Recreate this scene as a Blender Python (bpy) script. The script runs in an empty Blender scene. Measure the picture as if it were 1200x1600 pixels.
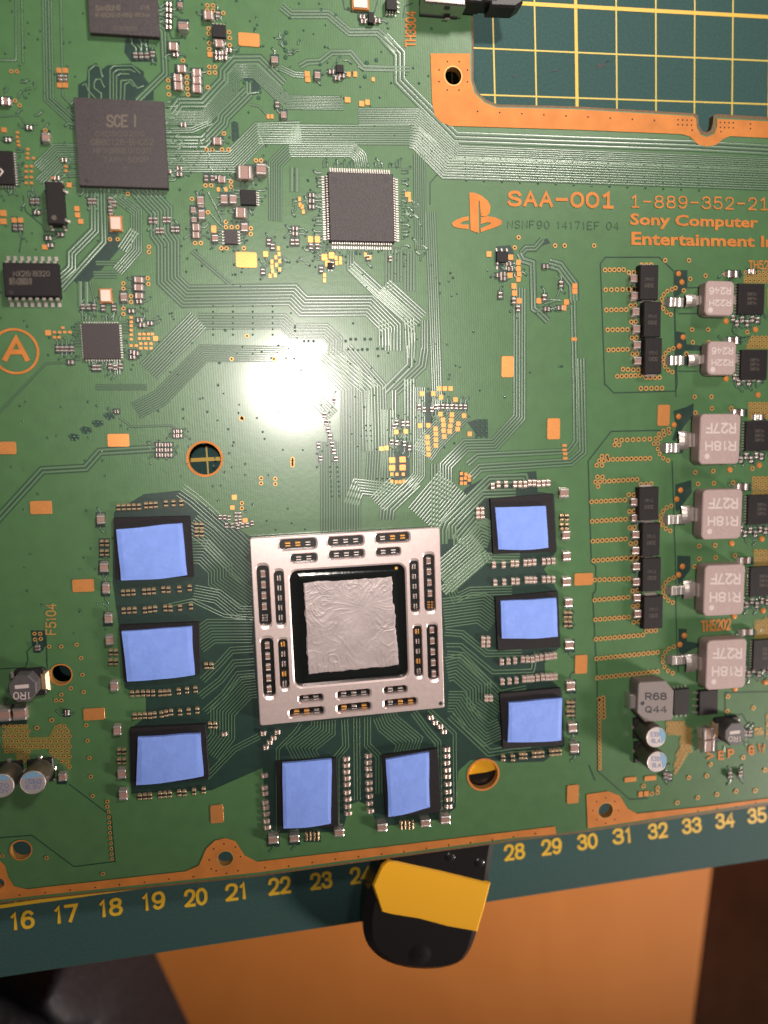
import bpy, math, random
from mathutils import Vector, Matrix, Euler
random.seed(7)
S = bpy.context.scene
COL = S.collection
R = math.radians
# ---------------------------------------------------------------- camera (1 unit = 1 cm, z = 0 is the top of the board)
CAM = Vector((-1.1424, 0.8754, 15.4078)); EUL = Euler((-0.1020, -0.1640, -0.0450), 'XYZ'); FPX = 1100.0
cam = bpy.data.cameras.new('camera'); co = bpy.data.objects.new('camera', cam); COL.objects.link(co)
co.location = CAM; co.rotation_euler = EUL
cam.sensor_fit = 'HORIZONTAL'; cam.sensor_width = 36; cam.lens = 36 * FPX / 1200
cam.clip_start = 0.1; cam.clip_end = 500
cam.dof.use_dof = True; cam.dof.focus_distance = 15.35; cam.dof.aperture_fstop = 0.105
S.camera = co
S.render.resolution_x, S.render.resolution_y = 768, 1024
# ---------------------------------------------------------------- world, lamps, exposure
w = bpy.data.worlds.new('World'); S.world = w; w.use_nodes = True
bg = w.node_tree.nodes['Background']; bg.inputs[0].default_value = (1.0, 0.84, 0.78, 1); bg.inputs[1].default_value = 0.05
def area(name, loc, target, size, power, col, spread=180):
    l = bpy.data.lights.new(name, 'AREA'); l.shape = 'DISK'; l.size = size; l.energy = power; l.color = col; l.spread = R(spread)
    o = bpy.data.objects.new(name, l); COL.objects.link(o); o.location = loc
    o.rotation_euler = (Vector(target) - Vector(loc)).to_track_quat('-Z', 'Y').to_euler(); return o
def spot(name, loc, target, power, col, size, angle, blend):
    l = bpy.data.lights.new(name, 'SPOT'); l.energy = power; l.color = col; l.shadow_soft_size = size
    l.spot_size = R(angle); l.spot_blend = blend
    o = bpy.data.objects.new(name, l); COL.objects.link(o); o.location = loc
    o.rotation_euler = (Vector(target) - Vector(loc)).to_track_quat('-Z', 'Y').to_euler(); return o
spot('ceiling_spotlight', (2.2, 6.8, 62), (7.2, 5.0, 0), 118000, (1, 0.92, 0.85), 1.8, 34, 1.0)
spot('ceiling_lamp', (39, 58, 56), (-0.8, 11.4, 0), 420000, (1, 0.91, 0.83), 9.0, 21, 1.0)
spot('desk_lamp', (74, -47, 23), (10.6, -14.8, -10), 800000, (1, 0.87, 0.79), 9.0, 27.5, 1.0)
area('side_lamp', (-38, -6, 34), (-4, -4, 0), 9, 200, (1, 0.84, 0.76))
S.view_settings.view_transform = 'Standard'; S.view_settings.look = 'None'
S.view_settings.exposure = 0.0; S.view_settings.gamma = 1.0
# ---------------------------------------------------------------- photo pixel (1200 x 1600) -> point on a level plane
RM = EUL.to_matrix()
def P(x, y, z=0.0):
    d = RM @ Vector((x - 600, 800 - y, -FPX)); t = (z - CAM.z) / d.z
    return CAM + d * t
def scale_at(x, y, z=0.0): return (P(x + 1, y, z) - P(x - 1, y, z)).length / 2
TH = -0.0055
# ---------------------------------------------------------------- materials
def mat(name, col, rough=0.5, metal=0.0, spec=0.5, coat=0.0, coat_r=0.1, noise=0.0, nscale=30, bump=0.0, bscale=60, bdist=0.01, weave=0):
    m = bpy.data.materials.new(name); m.use_nodes = True; nt = m.node_tree; b = nt.nodes['Principled BSDF']
    b.inputs['Base Color'].default_value = (*col, 1); b.inputs['Roughness'].default_value = rough
    b.inputs['Metallic'].default_value = metal; b.inputs['Specular IOR Level'].default_value = spec
    b.inputs['Coat Weight'].default_value = coat; b.inputs['Coat Roughness'].default_value = coat_r
    tc = nt.nodes.new('ShaderNodeTexCoord')
    if noise:
        n = nt.nodes.new('ShaderNodeTexNoise'); n.inputs['Scale'].default_value = nscale; n.inputs['Detail'].default_value = 5
        nt.links.new(tc.outputs['Object'], n.inputs['Vector'])
        r = nt.nodes.new('ShaderNodeValToRGB'); r.color_ramp.elements[0].position = 0.3; r.color_ramp.elements[1].position = 0.7
        r.color_ramp.elements[0].color = (*[c * (1 - noise) for c in col], 1); r.color_ramp.elements[1].color = (*[min(1, c * (1 + noise)) for c in col], 1)
        nt.links.new(n.outputs['Fac'], r.inputs['Fac']); nt.links.new(r.outputs['Color'], b.inputs['Base Color'])
    h = None
    if weave:
        wv = nt.nodes.new('ShaderNodeTexWave'); wv.inputs['Scale'].default_value = weave; wv.inputs['Distortion'].default_value = 0.5
        wv.inputs['Detail Scale'].default_value = 2
        nt.links.new(tc.outputs['Object'], wv.inputs['Vector'])
        bw = nt.nodes.new('ShaderNodeBump'); bw.inputs['Strength'].default_value = 0.10; bw.inputs['Distance'].default_value = 0.004
        nt.links.new(wv.outputs['Fac'], bw.inputs['Height']); h = bw
    if bump:
        n2 = nt.nodes.new('ShaderNodeTexNoise'); n2.inputs['Scale'].default_value = bscale; n2.inputs['Detail'].default_value = 4
        nt.links.new(tc.outputs['Object'], n2.inputs['Vector'])
        bb = nt.nodes.new('ShaderNodeBump'); bb.inputs['Strength'].default_value = bump; bb.inputs['Distance'].default_value = bdist
        nt.links.new(n2.outputs['Fac'], bb.inputs['Height'])
        if h: nt.links.new(h.outputs['Normal'], bb.inputs['Normal'])
        h = bb
    if h: nt.links.new(h.outputs['Normal'], b.inputs['Normal'])
    return m
M = {}
M['pour'] = mat('solder_mask_over_copper', (0.073, 0.172, 0.065), 0.36, spec=0.6, coat=1.0, coat_r=0.14, noise=0.07, nscale=3, bump=0.10, bscale=9, bdist=0.02, weave=6.2)
M['dark'] = mat('solder_mask_over_laminate', (0.013, 0.042, 0.031), 0.4, coat=1.0, coat_r=0.15, noise=0.12, nscale=5, bump=0.08, bscale=10, bdist=0.02)
M['trace'] = mat('solder_mask_over_trace', (0.100, 0.192, 0.098), 0.40, coat=1.0, coat_r=0.24)
M['lane'] = mat('solder_mask_between_traces', (0.025, 0.066, 0.037), 0.4, coat=1.0, coat_r=0.15)
M['via'] = mat('solder_mask_over_via', (0.060, 0.15, 0.085), 0.25, coat=0.5, coat_r=0.1)
M['laminate'] = mat('bare_laminate', (0.16, 0.085, 0.03), 0.6, noise=0.25, nscale=12)
M['copper'] = mat('bare_copper', (0.58, 0.205, 0.048), 0.52, metal=0.15, spec=0.2, noise=0.12, nscale=2.5, bump=0.05, bscale=40)
M['padcopper'] = mat('pad_copper', (0.84, 0.34, 0.105), 0.36, metal=0.55, noise=0.08, nscale=20, bump=0.06, bscale=60)
M['gold'] = mat('tinned_copper', (0.62, 0.33, 0.10), 0.4, metal=0.35)
M['gold2'] = mat('gold_plating', (0.90, 0.45, 0.12), 0.35, metal=0.4)
M['dimgold'] = mat('dull_gold_solder', (0.55, 0.40, 0.24), 0.36, metal=0.6)
M['cream'] = mat('pale_solder', (0.66, 0.54, 0.47), 0.36, metal=0.6)
M['olive'] = mat('mask_over_via_field', (0.20, 0.19, 0.05), 0.45, noise=0.1)
M['hole'] = mat('hole_dark', (0.006, 0.005, 0.004), 0.7)
M['solder'] = mat('solder', (0.72, 0.64, 0.60), 0.33, metal=0.8, noise=0.12, nscale=40, bump=0.1, bscale=30)
M['capbody'] = mat('ceramic_brown', (0.34, 0.20, 0.165), 0.5, noise=0.12, nscale=25)
M['resbody'] = mat('dark_brown_ceramic', (0.10, 0.055, 0.04), 0.5)
M['ic'] = mat('moulded_epoxy', (0.050, 0.039, 0.041), 0.55, noise=0.6, nscale=60, bump=0.4, bscale=75, bdist=0.01)
M['icdark'] = mat('black_epoxy', (0.018, 0.015, 0.016), 0.55, spec=0.25, noise=0.35, nscale=50, bump=0.2, bscale=60, bdist=0.01)
M['icprint'] = mat('laser_print', (0.135, 0.11, 0.085), 0.6)
M['icprint2'] = mat('laser_print_faint', (0.105, 0.082, 0.068), 0.6)
M['icspot'] = mat('mould_mark', (0.030, 0.024, 0.026), 0.4)
M['pad'] = mat('blue_silicone', (0.235, 0.375, 0.97), 0.62, noise=0.07, nscale=5, bump=0.3, bscale=9, bdist=0.02)
M['lid'] = mat('nickel_frame', (0.93, 0.75, 0.72), 0.31, metal=0.6, noise=0.05, nscale=10, bump=0.04, bscale=60)
M['apu'] = mat('package_substrate', (0.008, 0.009, 0.009), 0.3, coat=0.4, coat_r=0.08)
M['underfill'] = mat('underfill', (0.008, 0.010, 0.010), 0.12, coat=0.8, coat_r=0.03, bump=0.15, bscale=8)
M['ferrite'] = mat('grey_ferrite', (0.46, 0.335, 0.32), 0.5, noise=0.10, nscale=30, bump=0.2, bscale=60)
M['ferrite2'] = mat('mid_grey_ferrite', (0.24, 0.20, 0.19), 0.55, noise=0.12, nscale=30, bump=0.2, bscale=60)
M['ferrited'] = mat('dark_grey_ferrite', (0.10, 0.09, 0.092), 0.55, noise=0.15, nscale=30, bump=0.2, bscale=60)
M['white'] = mat('white_print', (0.66, 0.55, 0.53), 0.6)
M['ink'] = mat('black_print', (0.03, 0.025, 0.03), 0.6)
M['etch'] = mat('etched_print', (0.022, 0.062, 0.032), 0.5)
M['can'] = mat('aluminium_can', (0.70, 0.62, 0.60), 0.42, metal=0.55, bump=0.05, bscale=50)
M['canblue'] = mat('blue_can_print', (0.22, 0.42, 0.62), 0.45)
M['canink'] = mat('blue_ink', (0.16, 0.22, 0.48), 0.5)
M['canside'] = mat('can_sleeve', (0.17, 0.15, 0.12), 0.35, metal=0.6)
M['shell'] = mat('tin_plated_shell', (0.72, 0.66, 0.62), 0.22, metal=0.95)
M['black'] = mat('black_plastic', (0.016, 0.014, 0.015), 0.45, noise=0.3, nscale=60, bump=0.2, bscale=80)
M['mat'] = mat('green_vinyl', (0.044, 0.098, 0.093), 0.75, spec=0.15, noise=0.14, nscale=20, bump=0.25, bscale=90, bdist=0.01)
M['matline'] = mat('yellow_print', (0.80, 0.49, 0.030), 0.5)
M['matlinethin'] = mat('pale_yellow_print', (0.70, 0.52, 0.085), 0.5)
M['yellow'] = mat('yellow_plastic', (1.0, 0.50, 0.022), 0.4, coat=0.3)
M['blackgloss'] = mat('glossy_black_plastic', (0.013, 0.011, 0.011), 0.3, coat=0.3)
M['floor'] = mat('brown_floor', (0.62, 0.28, 0.145), 0.7, noise=0.25, nscale=0.2)
M['cloth'] = mat('black_cloth', (0.008, 0.007, 0.010), 0.6, spec=0.3, noise=0.3, nscale=3, bump=0.3, bscale=3, bdist=0.15)
M['crystal'] = mat('crystal_lid', (0.86, 0.66, 0.56), 0.34, metal=0.6)
def wood_mat():
    m = mat('orange_wood', (0.44, 0.17, 0.042), 0.7, spec=0.15); nt = m.node_tree; b = nt.nodes['Principled BSDF']
    tc = nt.nodes.new('ShaderNodeTexCoord'); mp = nt.nodes.new('ShaderNodeMapping'); mp.inputs['Scale'].default_value = (0.5, 0.2, 1)
    n = nt.nodes.new('ShaderNodeTexNoise'); n.inputs['Scale'].default_value = 0.7; n.inputs['Detail'].default_value = 6; n.inputs['Distortion'].default_value = 1.2
    r = nt.nodes.new('ShaderNodeValToRGB'); r.color_ramp.elements[0].position = 0.25; r.color_ramp.elements[1].position = 0.8
    r.color_ramp.elements[0].color = (0.37, 0.130, 0.024, 1); r.color_ramp.elements[1].color = (0.41, 0.147, 0.030, 1)
    nt.links.new(tc.outputs['Object'], mp.inputs['Vector']); nt.links.new(mp.outputs['Vector'], n.inputs['Vector'])
    nt.links.new(n.outputs['Fac'], r.inputs['Fac']); nt.links.new(r.outputs['Color'], b.inputs['Base Color']); return m
M['wood'] = wood_mat()
def paste_mat():
    m = mat('thermal_paste', (0.47, 0.395, 0.39), 0.44, noise=0.13, nscale=2.2); nt = m.node_tree; b = nt.nodes['Principled BSDF']
    b.inputs['Metallic'].default_value = 0.35
    tc = nt.nodes.new('ShaderNodeTexCoord')
    n = nt.nodes.new('ShaderNodeTexNoise'); n.inputs['Scale'].default_value = 1.6; n.inputs['Detail'].default_value = 3; n.inputs['Distortion'].default_value = 0.6
    mx = nt.nodes.new('ShaderNodeVectorMath'); mx.operation = 'MULTIPLY_ADD'; mx.inputs[1].default_value = (1.5, 1.5, 1.5)
    nt.links.new(tc.outputs['Object'], n.inputs['Vector']); nt.links.new(n.outputs['Color'], mx.inputs[0]); nt.links.new(tc.outputs['Object'], mx.inputs[2])
    n2 = nt.nodes.new('ShaderNodeTexNoise'); n2.inputs['Scale'].default_value = 5.0; n2.inputs['Detail'].default_value = 4; n2.inputs['Distortion'].default_value = 1.6
    nt.links.new(mx.outputs[0], n2.inputs['Vector'])
    bb = nt.nodes.new('ShaderNodeBump'); bb.inputs['Strength'].default_value = 0.22; bb.inputs['Distance'].default_value = 0.016
    nt.links.new(n2.outputs['Fac'], bb.inputs['Height']); nt.links.new(bb.outputs['Normal'], b.inputs['Normal']); return m
M['paste'] = paste_mat()
# ---------------------------------------------------------------- mesh helpers
class MB:
    def __init__(s): s.v = []; s.f = []; s.m = []; s.mats = []
    def mi(s, k):
        if k not in s.mats: s.mats.append(k)
        return s.mats.index(k)
    def add(s, vs, fs, k):
        o = len(s.v); s.v += [tuple(p) for p in vs]; i = s.mi(k)
        for f in fs: s.f.append(tuple(o + a for a in f)); s.m.append(i)
    def flat(s, pts, k): s.add(pts, [tuple(range(len(pts)))], k)
    def prism(s, xy, z0, z1, k, ch=0.0, bottom=False, ktop=None):
        n = len(xy); a = sum(xy[i][0] * xy[(i + 1) % n][1] - xy[(i + 1) % n][0] * xy[i][1] for i in range(n))
        if a < 0: xy = xy[::-1]
        rings = [[(p[0], p[1], z0) for p in xy]]
        if ch:
            rings.append([(p[0], p[1], z1 - ch) for p in xy]); q = inset(xy, ch); rings.append([(p[0], p[1], z1) for p in q])
        else: rings.append([(p[0], p[1], z1) for p in xy])
        vs = [p for r in rings for p in r]; fs = []
        for r in range(len(rings) - 1):
            for i in range(n): j = (i + 1) % n; fs.append((r * n + i, r * n + j, (r + 1) * n + j, (r + 1) * n + i))
        s.add(vs, fs, k); t = (len(rings) - 1) * n
        s.add(rings[-1], [tuple(range(n))], ktop or k)
        if bottom: s.add(rings[0], [tuple(range(n))[::-1]], k)
    def box(s, c, sx, sy, z0, z1, k, ch=0.0, rot=TH, bottom=False, ktop=None):
        cs, sn = math.cos(rot), math.sin(rot)
        s.prism([(c[0] + cs * a * sx / 2 - sn * b * sy / 2, c[1] + sn * a * sx / 2 + cs * b * sy / 2) for a, b in ((-1, -1), (1, -1), (1, 1), (-1, 1))], z0, z1, k, ch, bottom, ktop)
    def disc(s, c, r, z, k, n=10):
        s.flat([(c[0] + r * math.cos(6.28318 * i / n), c[1] + r * math.sin(6.28318 * i / n), z) for i in range(n)], k)
    def ring(s, c, r0, r1, z, k, n=10, z1=None):
        z1 = z if z1 is None else z1; vs = []
        for i in range(n):
            ca, sa = math.cos(6.28318 * i / n), math.sin(6.28318 * i / n)
            vs += [(c[0] + r0 * ca, c[1] + r0 * sa, z), (c[0] + r1 * ca, c[1] + r1 * sa, z1)]
        s.add(vs, [(2 * i, 2 * i + 1, (2 * i + 3) % (2 * n), (2 * i + 2) % (2 * n)) for i in range(n)], k)
    def lathe(s, c, prof, k, n=24, tilt=None):
        vs = []
        for r, z in prof:
            for i in range(n): vs.append((c[0] + r * math.cos(6.28318 * i / n), c[1] + r * math.sin(6.28318 * i / n), z))
        fs = []
        for j in range(len(prof) - 1):
            for i in range(n): q = (i + 1) % n; fs.append((j * n + i, j * n + q, (j + 1) * n + q, (j + 1) * n + i))
        s.add(vs, fs, k)
    def ribbon(s, pts, wid, z, k, h=0.0, dz=0.0):
        off = offsets(pts); vs = []; fs = []
        cols = [(-.5, 0), (-.27, h), (.27, h), (.5, 0)] if h else [(-.5, 0), (.5, 0)]; n = len(cols)
        for ip, (p, o) in enumerate(zip(pts, off)):
            for a, b in cols: vs.append((p[0] + o[0] * a * wid, p[1] + o[1] * a * wid, z + b + ip * dz))
        for i in range(len(pts) - 1):
            for j in range(n - 1): fs.append((i * n + j, i * n + j + 1, (i + 1) * n + j + 1, (i + 1) * n + j))
        s.add(vs, [f[::-1] for f in fs], k)
    def mesh(s, name, smooth=False, center=None):
        me = bpy.data.meshes.new(name); v = s.v
        if center: v = [(a - center[0], b - center[1], c - center[2]) for a, b, c in v]
        me.from_pydata(v, [], s.f)
        for k in s.mats: me.materials.append(M[k])
        me.polygons.foreach_set('material_index', s.m)
        if smooth: me.polygons.foreach_set('use_smooth', [True] * len(s.f))
        me.update(); return me
    def build(s, name, parent=None, kind=None, smooth=False, center=None, local=False):
        o = bpy.data.objects.new(name, s.mesh(name, smooth, center)); COL.objects.link(o)
        if center: o.location = center
        if parent:
            o.parent = parent
            if not local: o.location = Vector(o.location) - wloc(parent)
        if kind: o['kind'] = kind
        return o
def wloc(o):
    v = Vector(o.location)
    while o.parent: o = o.parent; v = v + Vector(o.location)
    return v
def inset(xy, d):
    n = len(xy); out = []
    for i in range(n):
        p0, p1, p2 = Vector(xy[i - 1][:2]), Vector(xy[i][:2]), Vector(xy[(i + 1) % n][:2])
        a = (p1 - p0).normalized(); b = (p2 - p1).normalized(); na = Vector((-a.y, a.x)); nb = Vector((-b.y, b.x))
        m = na + nb; m = m / max(0.4, m.dot(na)) if m.length > 1e-6 else na; out.append((p1.x + m.x * d, p1.y + m.y * d))
    return out
def offsets(pts):
    out = []
    for i, p in enumerate(pts):
        a = (Vector(p[:2]) - Vector(pts[i - 1][:2])).normalized() if i else None
        b = (Vector(pts[i + 1][:2]) - Vector(p[:2])).normalized() if i < len(pts) - 1 else None
        if a is None: a = b
        if b is None: b = a
        na = Vector((-a.y, a.x)); nb = Vector((-b.y, b.x)); m = na + nb
        m = m / max(0.5, m.dot(na)) if m.length > 1e-6 else na
        out.append(m)
    return out
def tag(o, label=None, cat=None, group=None, kind=None):
    for k, v in (('label', label), ('category', cat), ('group', group), ('kind', kind)):
        if v: o[k] = v
    return o
def empty(name, loc=(0, 0, 0)):
    o = bpy.data.objects.new(name, None); COL.objects.link(o); o.location = loc; return o
def xys(t): return [tuple(float(c) for c in a.split(',')) for a in t.split()]
def PP(pts, z=0.0): return [tuple(P(a[0], a[1], z)) for a in pts]
def spline(pts, n=4):          # closed smooth outline through points
    out = []; m = len(pts)
    for i in range(m):
        p0, p1, p2, p3 = (Vector(pts[(i + k) % m]) for k in (-1, 0, 1, 2))
        for j in range(n):
            t = j / n; out.append(tuple(0.5 * ((2 * p1) + (p2 - p0) * t + (2 * p0 - 5 * p1 + 4 * p2 - p3) * t * t + (3 * p1 - p0 - 3 * p2 + p3) * t ** 3)))
    return out
def holed(mb, outer, holes, z, k):   # flat sheet with holes, as triangles
    from mathutils.geometry import tessellate_polygon
    loops = [[Vector((p[0], p[1], 0)) for p in l] for l in [outer] + holes]
    tris = tessellate_polygon(loops); vs = [(p.x, p.y, z) for l in loops for p in l]
    fs = []
    for t in tris:
        a, b, c = (vs[i] for i in t)
        cr = (b[0] - a[0]) * (c[1] - a[1]) - (b[1] - a[1]) * (c[0] - a[0])
        fs.append(tuple(t) if cr > 0 else tuple(t)[::-1])
    mb.add(vs, fs, k)
def wall(mb, loop, z0, z1, k, loop1=None):
    n = len(loop); l1 = loop1 or loop
    mb.add([(p[0], p[1], z0) for p in loop] + [(p[0], p[1], z1) for p in l1], [(i, (i + 1) % n, n + (i + 1) % n, n + i) for i in range(n)], k)
def circ(c, r, n=28): return [(c[0] + r * math.cos(6.28318 * i / n), c[1] + r * math.sin(6.28318 * i / n)) for i in range(n)]
def rrect(c, sx, sy, r, rot=0.0, n=5):
    pts = []
    for qx, qy, a0 in ((1, 1, 0), (-1, 1, 90), (-1, -1, 180), (1, -1, 270)):
        for i in range(n):
            a = R(a0 + 90 * i / (n - 1)); pts.append((qx * (sx / 2 - r) + r * math.cos(a), qy * (sy / 2 - r) + r * math.sin(a)))
    cs, sn = math.cos(rot), math.sin(rot)
    return [(c[0] + cs * x - sn * y, c[1] + sn * x + cs * y) for x, y in pts]
GL = {'0': 'c.5,1 .9,.82 1,.5 .9,.18 .5,0 .1,.18 0,.5 .1,.82', '1': 'p.15,.8 .55,1 .55,0', '2': 's.03,.72 .15,.93 .5,1 .85,.93 .97,.72 .8,.45 .4,.2 .03,0|p.03,0 1,0',
 '3': 's.05,.8 .2,.95 .5,1 .85,.93 .93,.75 .8,.58 .42,.53|s.42,.53 .85,.47 1,.27 .85,.06 .5,0 .15,.06 0,.22', '4': 'p.75,0 .75,1 0,.3 1,.3', '5': 'p.9,1 .15,1 .1,.53|s.1,.53 .45,.62 .85,.53 1,.3 .85,.07 .5,0 .15,.05 0,.2',
 '6': 's.92,.85 .75,.97 .5,1 .2,.88 .03,.55 .03,.3 .2,.05 .5,0 .85,.07 1,.3 .85,.52 .5,.6 .15,.5 .03,.3', '7': 'p0,1 1,1 .4,0', '8': 'c.5,1 .85,.92 .92,.76 .8,.6 .5,.54 .2,.6 .08,.76 .15,.92|c.5,.54 .85,.46 1,.27 .85,.06 .5,0 .15,.06 0,.27 .15,.46',
 '9': 's.08,.15 .25,.03 .5,0 .8,.12 .97,.45 .97,.7 .8,.95 .5,1 .15,.93 0,.7 .15,.48 .5,.4 .85,.5 .97,.7', '-': 'p.05,.5 .95,.5', 'A': 'p0,0 .5,1 1,0|p.2,.35 .8,.35', 'S': 's.97,.8 .8,.96 .5,1 .15,.92 .05,.75 .2,.58 .5,.5 .85,.42 1,.25 .85,.05 .5,0 .15,.05 0,.2',
 'N': 'p0,0 0,1 1,0 1,1', 'F': 'p0,0 0,1 .95,1|p0,.52 .8,.52', 'E': 'p1,0 0,0 0,1 .97,1|p0,.52 .8,.52', 'R': 'p0,0 0,1|s0,1 .6,1 .93,.92 1,.73 .9,.55 .6,.48 0,.48|p.5,.48 1,0', 'H': 'p0,0 0,1|p1,0 1,1|p0,.52 1,.52', 'T': 'p0,1 1,1|p.5,1 .5,0', 'I': 'p.5,0 .5,1',
 'C': 's.97,.78 .8,.95 .5,1 .15,.87 0,.5 .15,.13 .5,0 .8,.05 1,.25', 'Q': 'c.5,1 .9,.82 1,.5 .9,.18 .5,0 .1,.18 0,.5 .1,.82|p.6,.25 1,-.05', 'W': 'p0,1 .25,0 .5,.8 .75,0 1,1', 'P': 'p0,0 0,1|s0,1 .6,1 .93,.92 1,.72 .9,.52 .6,.45 0,.45', 'G': 's.97,.78 .8,.95 .5,1 .15,.87 0,.5 .15,.13 .5,0 .85,.08 1,.2|p1,.18 1,.45 .55,.45',
 'M': 'p0,0 0,1 .5,.3 1,1 1,0', 'U': 's0,1 0,.3 .15,.06 .5,0 .85,.06 1,.3 1,1', 'K': 'p0,0 0,1|p1,1 0,.4|p.3,.6 1,0', 'B': 'p0,0 0,1|s0,1 .6,1 .9,.9 .9,.65 .6,.54 0,.54|s.6,.54 .95,.42 1,.25 .9,.06 .6,0 0,0', 'D': 'p0,0 0,1|s0,1 .5,1 .9,.82 1,.5 .9,.18 .5,0 0,0',
 'X': 'p0,0 1,1|p0,1 1,0', 'V': 'p0,1 .5,0 1,1', 'L': 'p0,1 0,0 1,0', '>': 'p0,.9 1,.5 0,.1', '.': 'p.4,0 .4,.1'}
GW = {'1': .62, 'I': .35, '.': .3, ' ': .55, '-': .8, 'M': 1.15, 'W': 1.25}
def catmull(p, closed):
    out = []; n = len(p); g = (lambda i: p[i % n]) if closed else (lambda i: p[min(max(i, 0), n - 1)])
    for i in range(n if closed else n - 1):
        a, b, c, d = (Vector(g(i + k)) for k in (-1, 0, 1, 2))
        for j in range(4): t = j / 4; out.append(0.5 * ((2 * b) + (c - a) * t + (2 * a - 5 * b + 4 * c - d) * t * t + (3 * b - a - 3 * c + d) * t ** 3))
    out.append(Vector(p[0] if closed else p[-1])); return out
def text(s, quad, z, k, name='lettering', parent=None, bold=0.0, flip=False, turn=0, gap=.38, mono=False, serif=False):
    """lettering drawn with a stroke font (or a bold type face for lower case) inside a quad of photo pixels on the plane z"""
    if any(ch.islower() for ch in s): return type_text(s, quad, z, k, name, parent, bold, flip, turn)
    if len(quad) == 2: (a, b), (c_, d) = quad; quad = [(a, b), (c_, b), (c_, d), (a, d)]
    q = [P(x, y, z) for x, y in quad]
    if flip: q = q[2:] + q[:2]
    if turn: q = q[3:] + q[:3]
    tl, tr, br, bl = q; H = (tl - bl).length; W = (br - bl).length; th = H * (.13 + bold * 3.2)
    ws = [1 if mono else GW.get(ch, 1) for ch in s]; tot = sum(ws) + gap * (len(s) - 1); mb = MB(); x = 0; zz = 0
    for ch, wd_ in zip(s, ws):
        u0, u1 = x / tot, (x + wd_) / tot; x += wd_ + gap
        for st in (GL.get(ch, '') + ('|p.15,0 .95,0' if serif and ch == '1' else '')).split('|'):
            if not st: continue
            pts = xys(st[1:]); pts = catmull(pts, st[0] == 'c') if st[0] in 'sc' else [Vector(p) for p in pts]
            e = th / 2; out = []
            for p in pts:
                u = u0 + (u1 - u0) * p[0]; uu = (e + u * (W - 2 * e)) / W; vv = (e + p[1] * (H - 2 * e)) / H
                out.append(((bl * (1 - uu) + br * uu) * (1 - vv) + (tl * (1 - uu) + tr * uu) * vv).xy)
            if st[0] != 'c':
                d0 = (out[0] - out[1]).normalized() * e * .8; d1 = (out[-1] - out[-2]).normalized() * e * .8; out[0] = out[0] + d0; out[-1] = out[-1] + d1
            mb.ribbon(out, th, z + zz * 1e-5, k, 0, 1e-5); zz += len(out) + 1
    return mb.build(name, parent)
def type_text(s, quad, z, k, name='lettering', parent=None, bold=0.0, flip=False, turn=0):
    """lettering laid into a quad of photo pixels (tl, tr, br, bl) on the plane z"""
    c = bpy.data.curves.new('t', 'FONT'); c.body = s; c.offset = bold; c.resolution_u = 2; c.fill_mode = 'FRONT'
    to = bpy.data.objects.new('t', c); COL.objects.link(to)
    me0 = to.to_mesh(); vs = [tuple(v.co) for v in me0.vertices]; fs = [tuple(p.vertices) for p in me0.polygons]
    to.to_mesh_clear(); bpy.data.objects.remove(to); bpy.data.curves.remove(c)
    x0 = min(v[0] for v in vs); x1 = max(v[0] for v in vs); y0 = min(v[1] for v in vs); y1 = max(v[1] for v in vs)
    if len(quad) == 2: (a, b), (c_, d) = quad; quad = [(a, b), (c_, b), (c_, d), (a, d)]
    q = [P(x, y, z) for x, y in quad]
    if flip: q = q[2:] + q[:2]
    if turn: q = q[3:] + q[:3]        # reads upwards
    tl, tr, br, bl = q; mb = MB(); out = []
    for v in vs:
        u = (v[0] - x0) / max(1e-6, x1 - x0); t = (v[1] - y0) / max(1e-6, y1 - y0)
        p = (bl * (1 - u) + br * u) * (1 - t) + (tl * (1 - u) + tr * u) * t
        out.append((p.x, p.y, z))
    mb.add(out, fs, k); return mb.build(name, parent)
# ---------------------------------------------------------------- the setting: floor, wooden sheet, table top
ZM = -1.0                                                            # top of the cutting mat
mb = MB(); mb.flat([(-90, -90, -26), (90, -90, -26), (90, 90, -26), (-90, 90, -26)], 'floor'); mb.build('floor', kind='structure')
mb = MB(); zt = -14.0
a, b = P(1117, 1330, zt), P(1083, 1600, zt); dd = (b - a).normalized()
up = a - dd * 8; dn = b + dd * 12; lf = Vector((-34, 0, 0))
mb.prism([tuple((up + lf).xy), tuple((dn + lf).xy), tuple(dn.xy), tuple(up.xy)], zt - 1.8, zt, 'wood', 0.08, True)
wd = mb.build('wooden_board'); tag(wd, 'orange-brown wooden board seen below the edge of the cutting mat', 'wooden board')
mb = MB(); mb.prism([(-21, -9.9), (22, -9.9), (22, 30), (-21, 30)], -4.2, ZM - 0.32, 'floor', 0.1, True); mb.build('table_slab', kind='structure')
# black cloth in the lower left corner
mb = MB(); zc = -8.0; nu, nv = 46, 40; vs = []
edge = spline(xys('-160,1536 0,1512 90,1500 180,1489 222,1488 244,1510 258,1560 276,1640 290,1800 -160,1800'), 4)
from mathutils import noise as NZ
for j in range(nv + 1):
    for i in range(nu + 1):
        u, v = i / nu, j / nv
        right = 112 + 165 * v; left = -200
        top = 1487 + 44 * max(0, (0.86 - u)) * 1.1 + (12 * ((u - .93) / .07) ** 2 if u > .93 else 0)
        x = left + (right - left) * u; y = top + (1830 - top) * v
        e = min((1 - u) * 5.0, v * 5.0, 1); dz = -7.0 * (1 - math.sqrt(max(0, 1 - (1 - e) ** 2)))
        p = P(x, y, zc)
        f = 0.9 * math.sin(p.x * 0.75 + p.y * 1.35 + 1.3 * NZ.noise(Vector((p.x * .25, p.y * .25, 0)))) + 0.5 * NZ.noise(Vector((p.x * .5, p.y * .9, 3)))
        vs.append((p.x, p.y, zc + dz + f * e))
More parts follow.
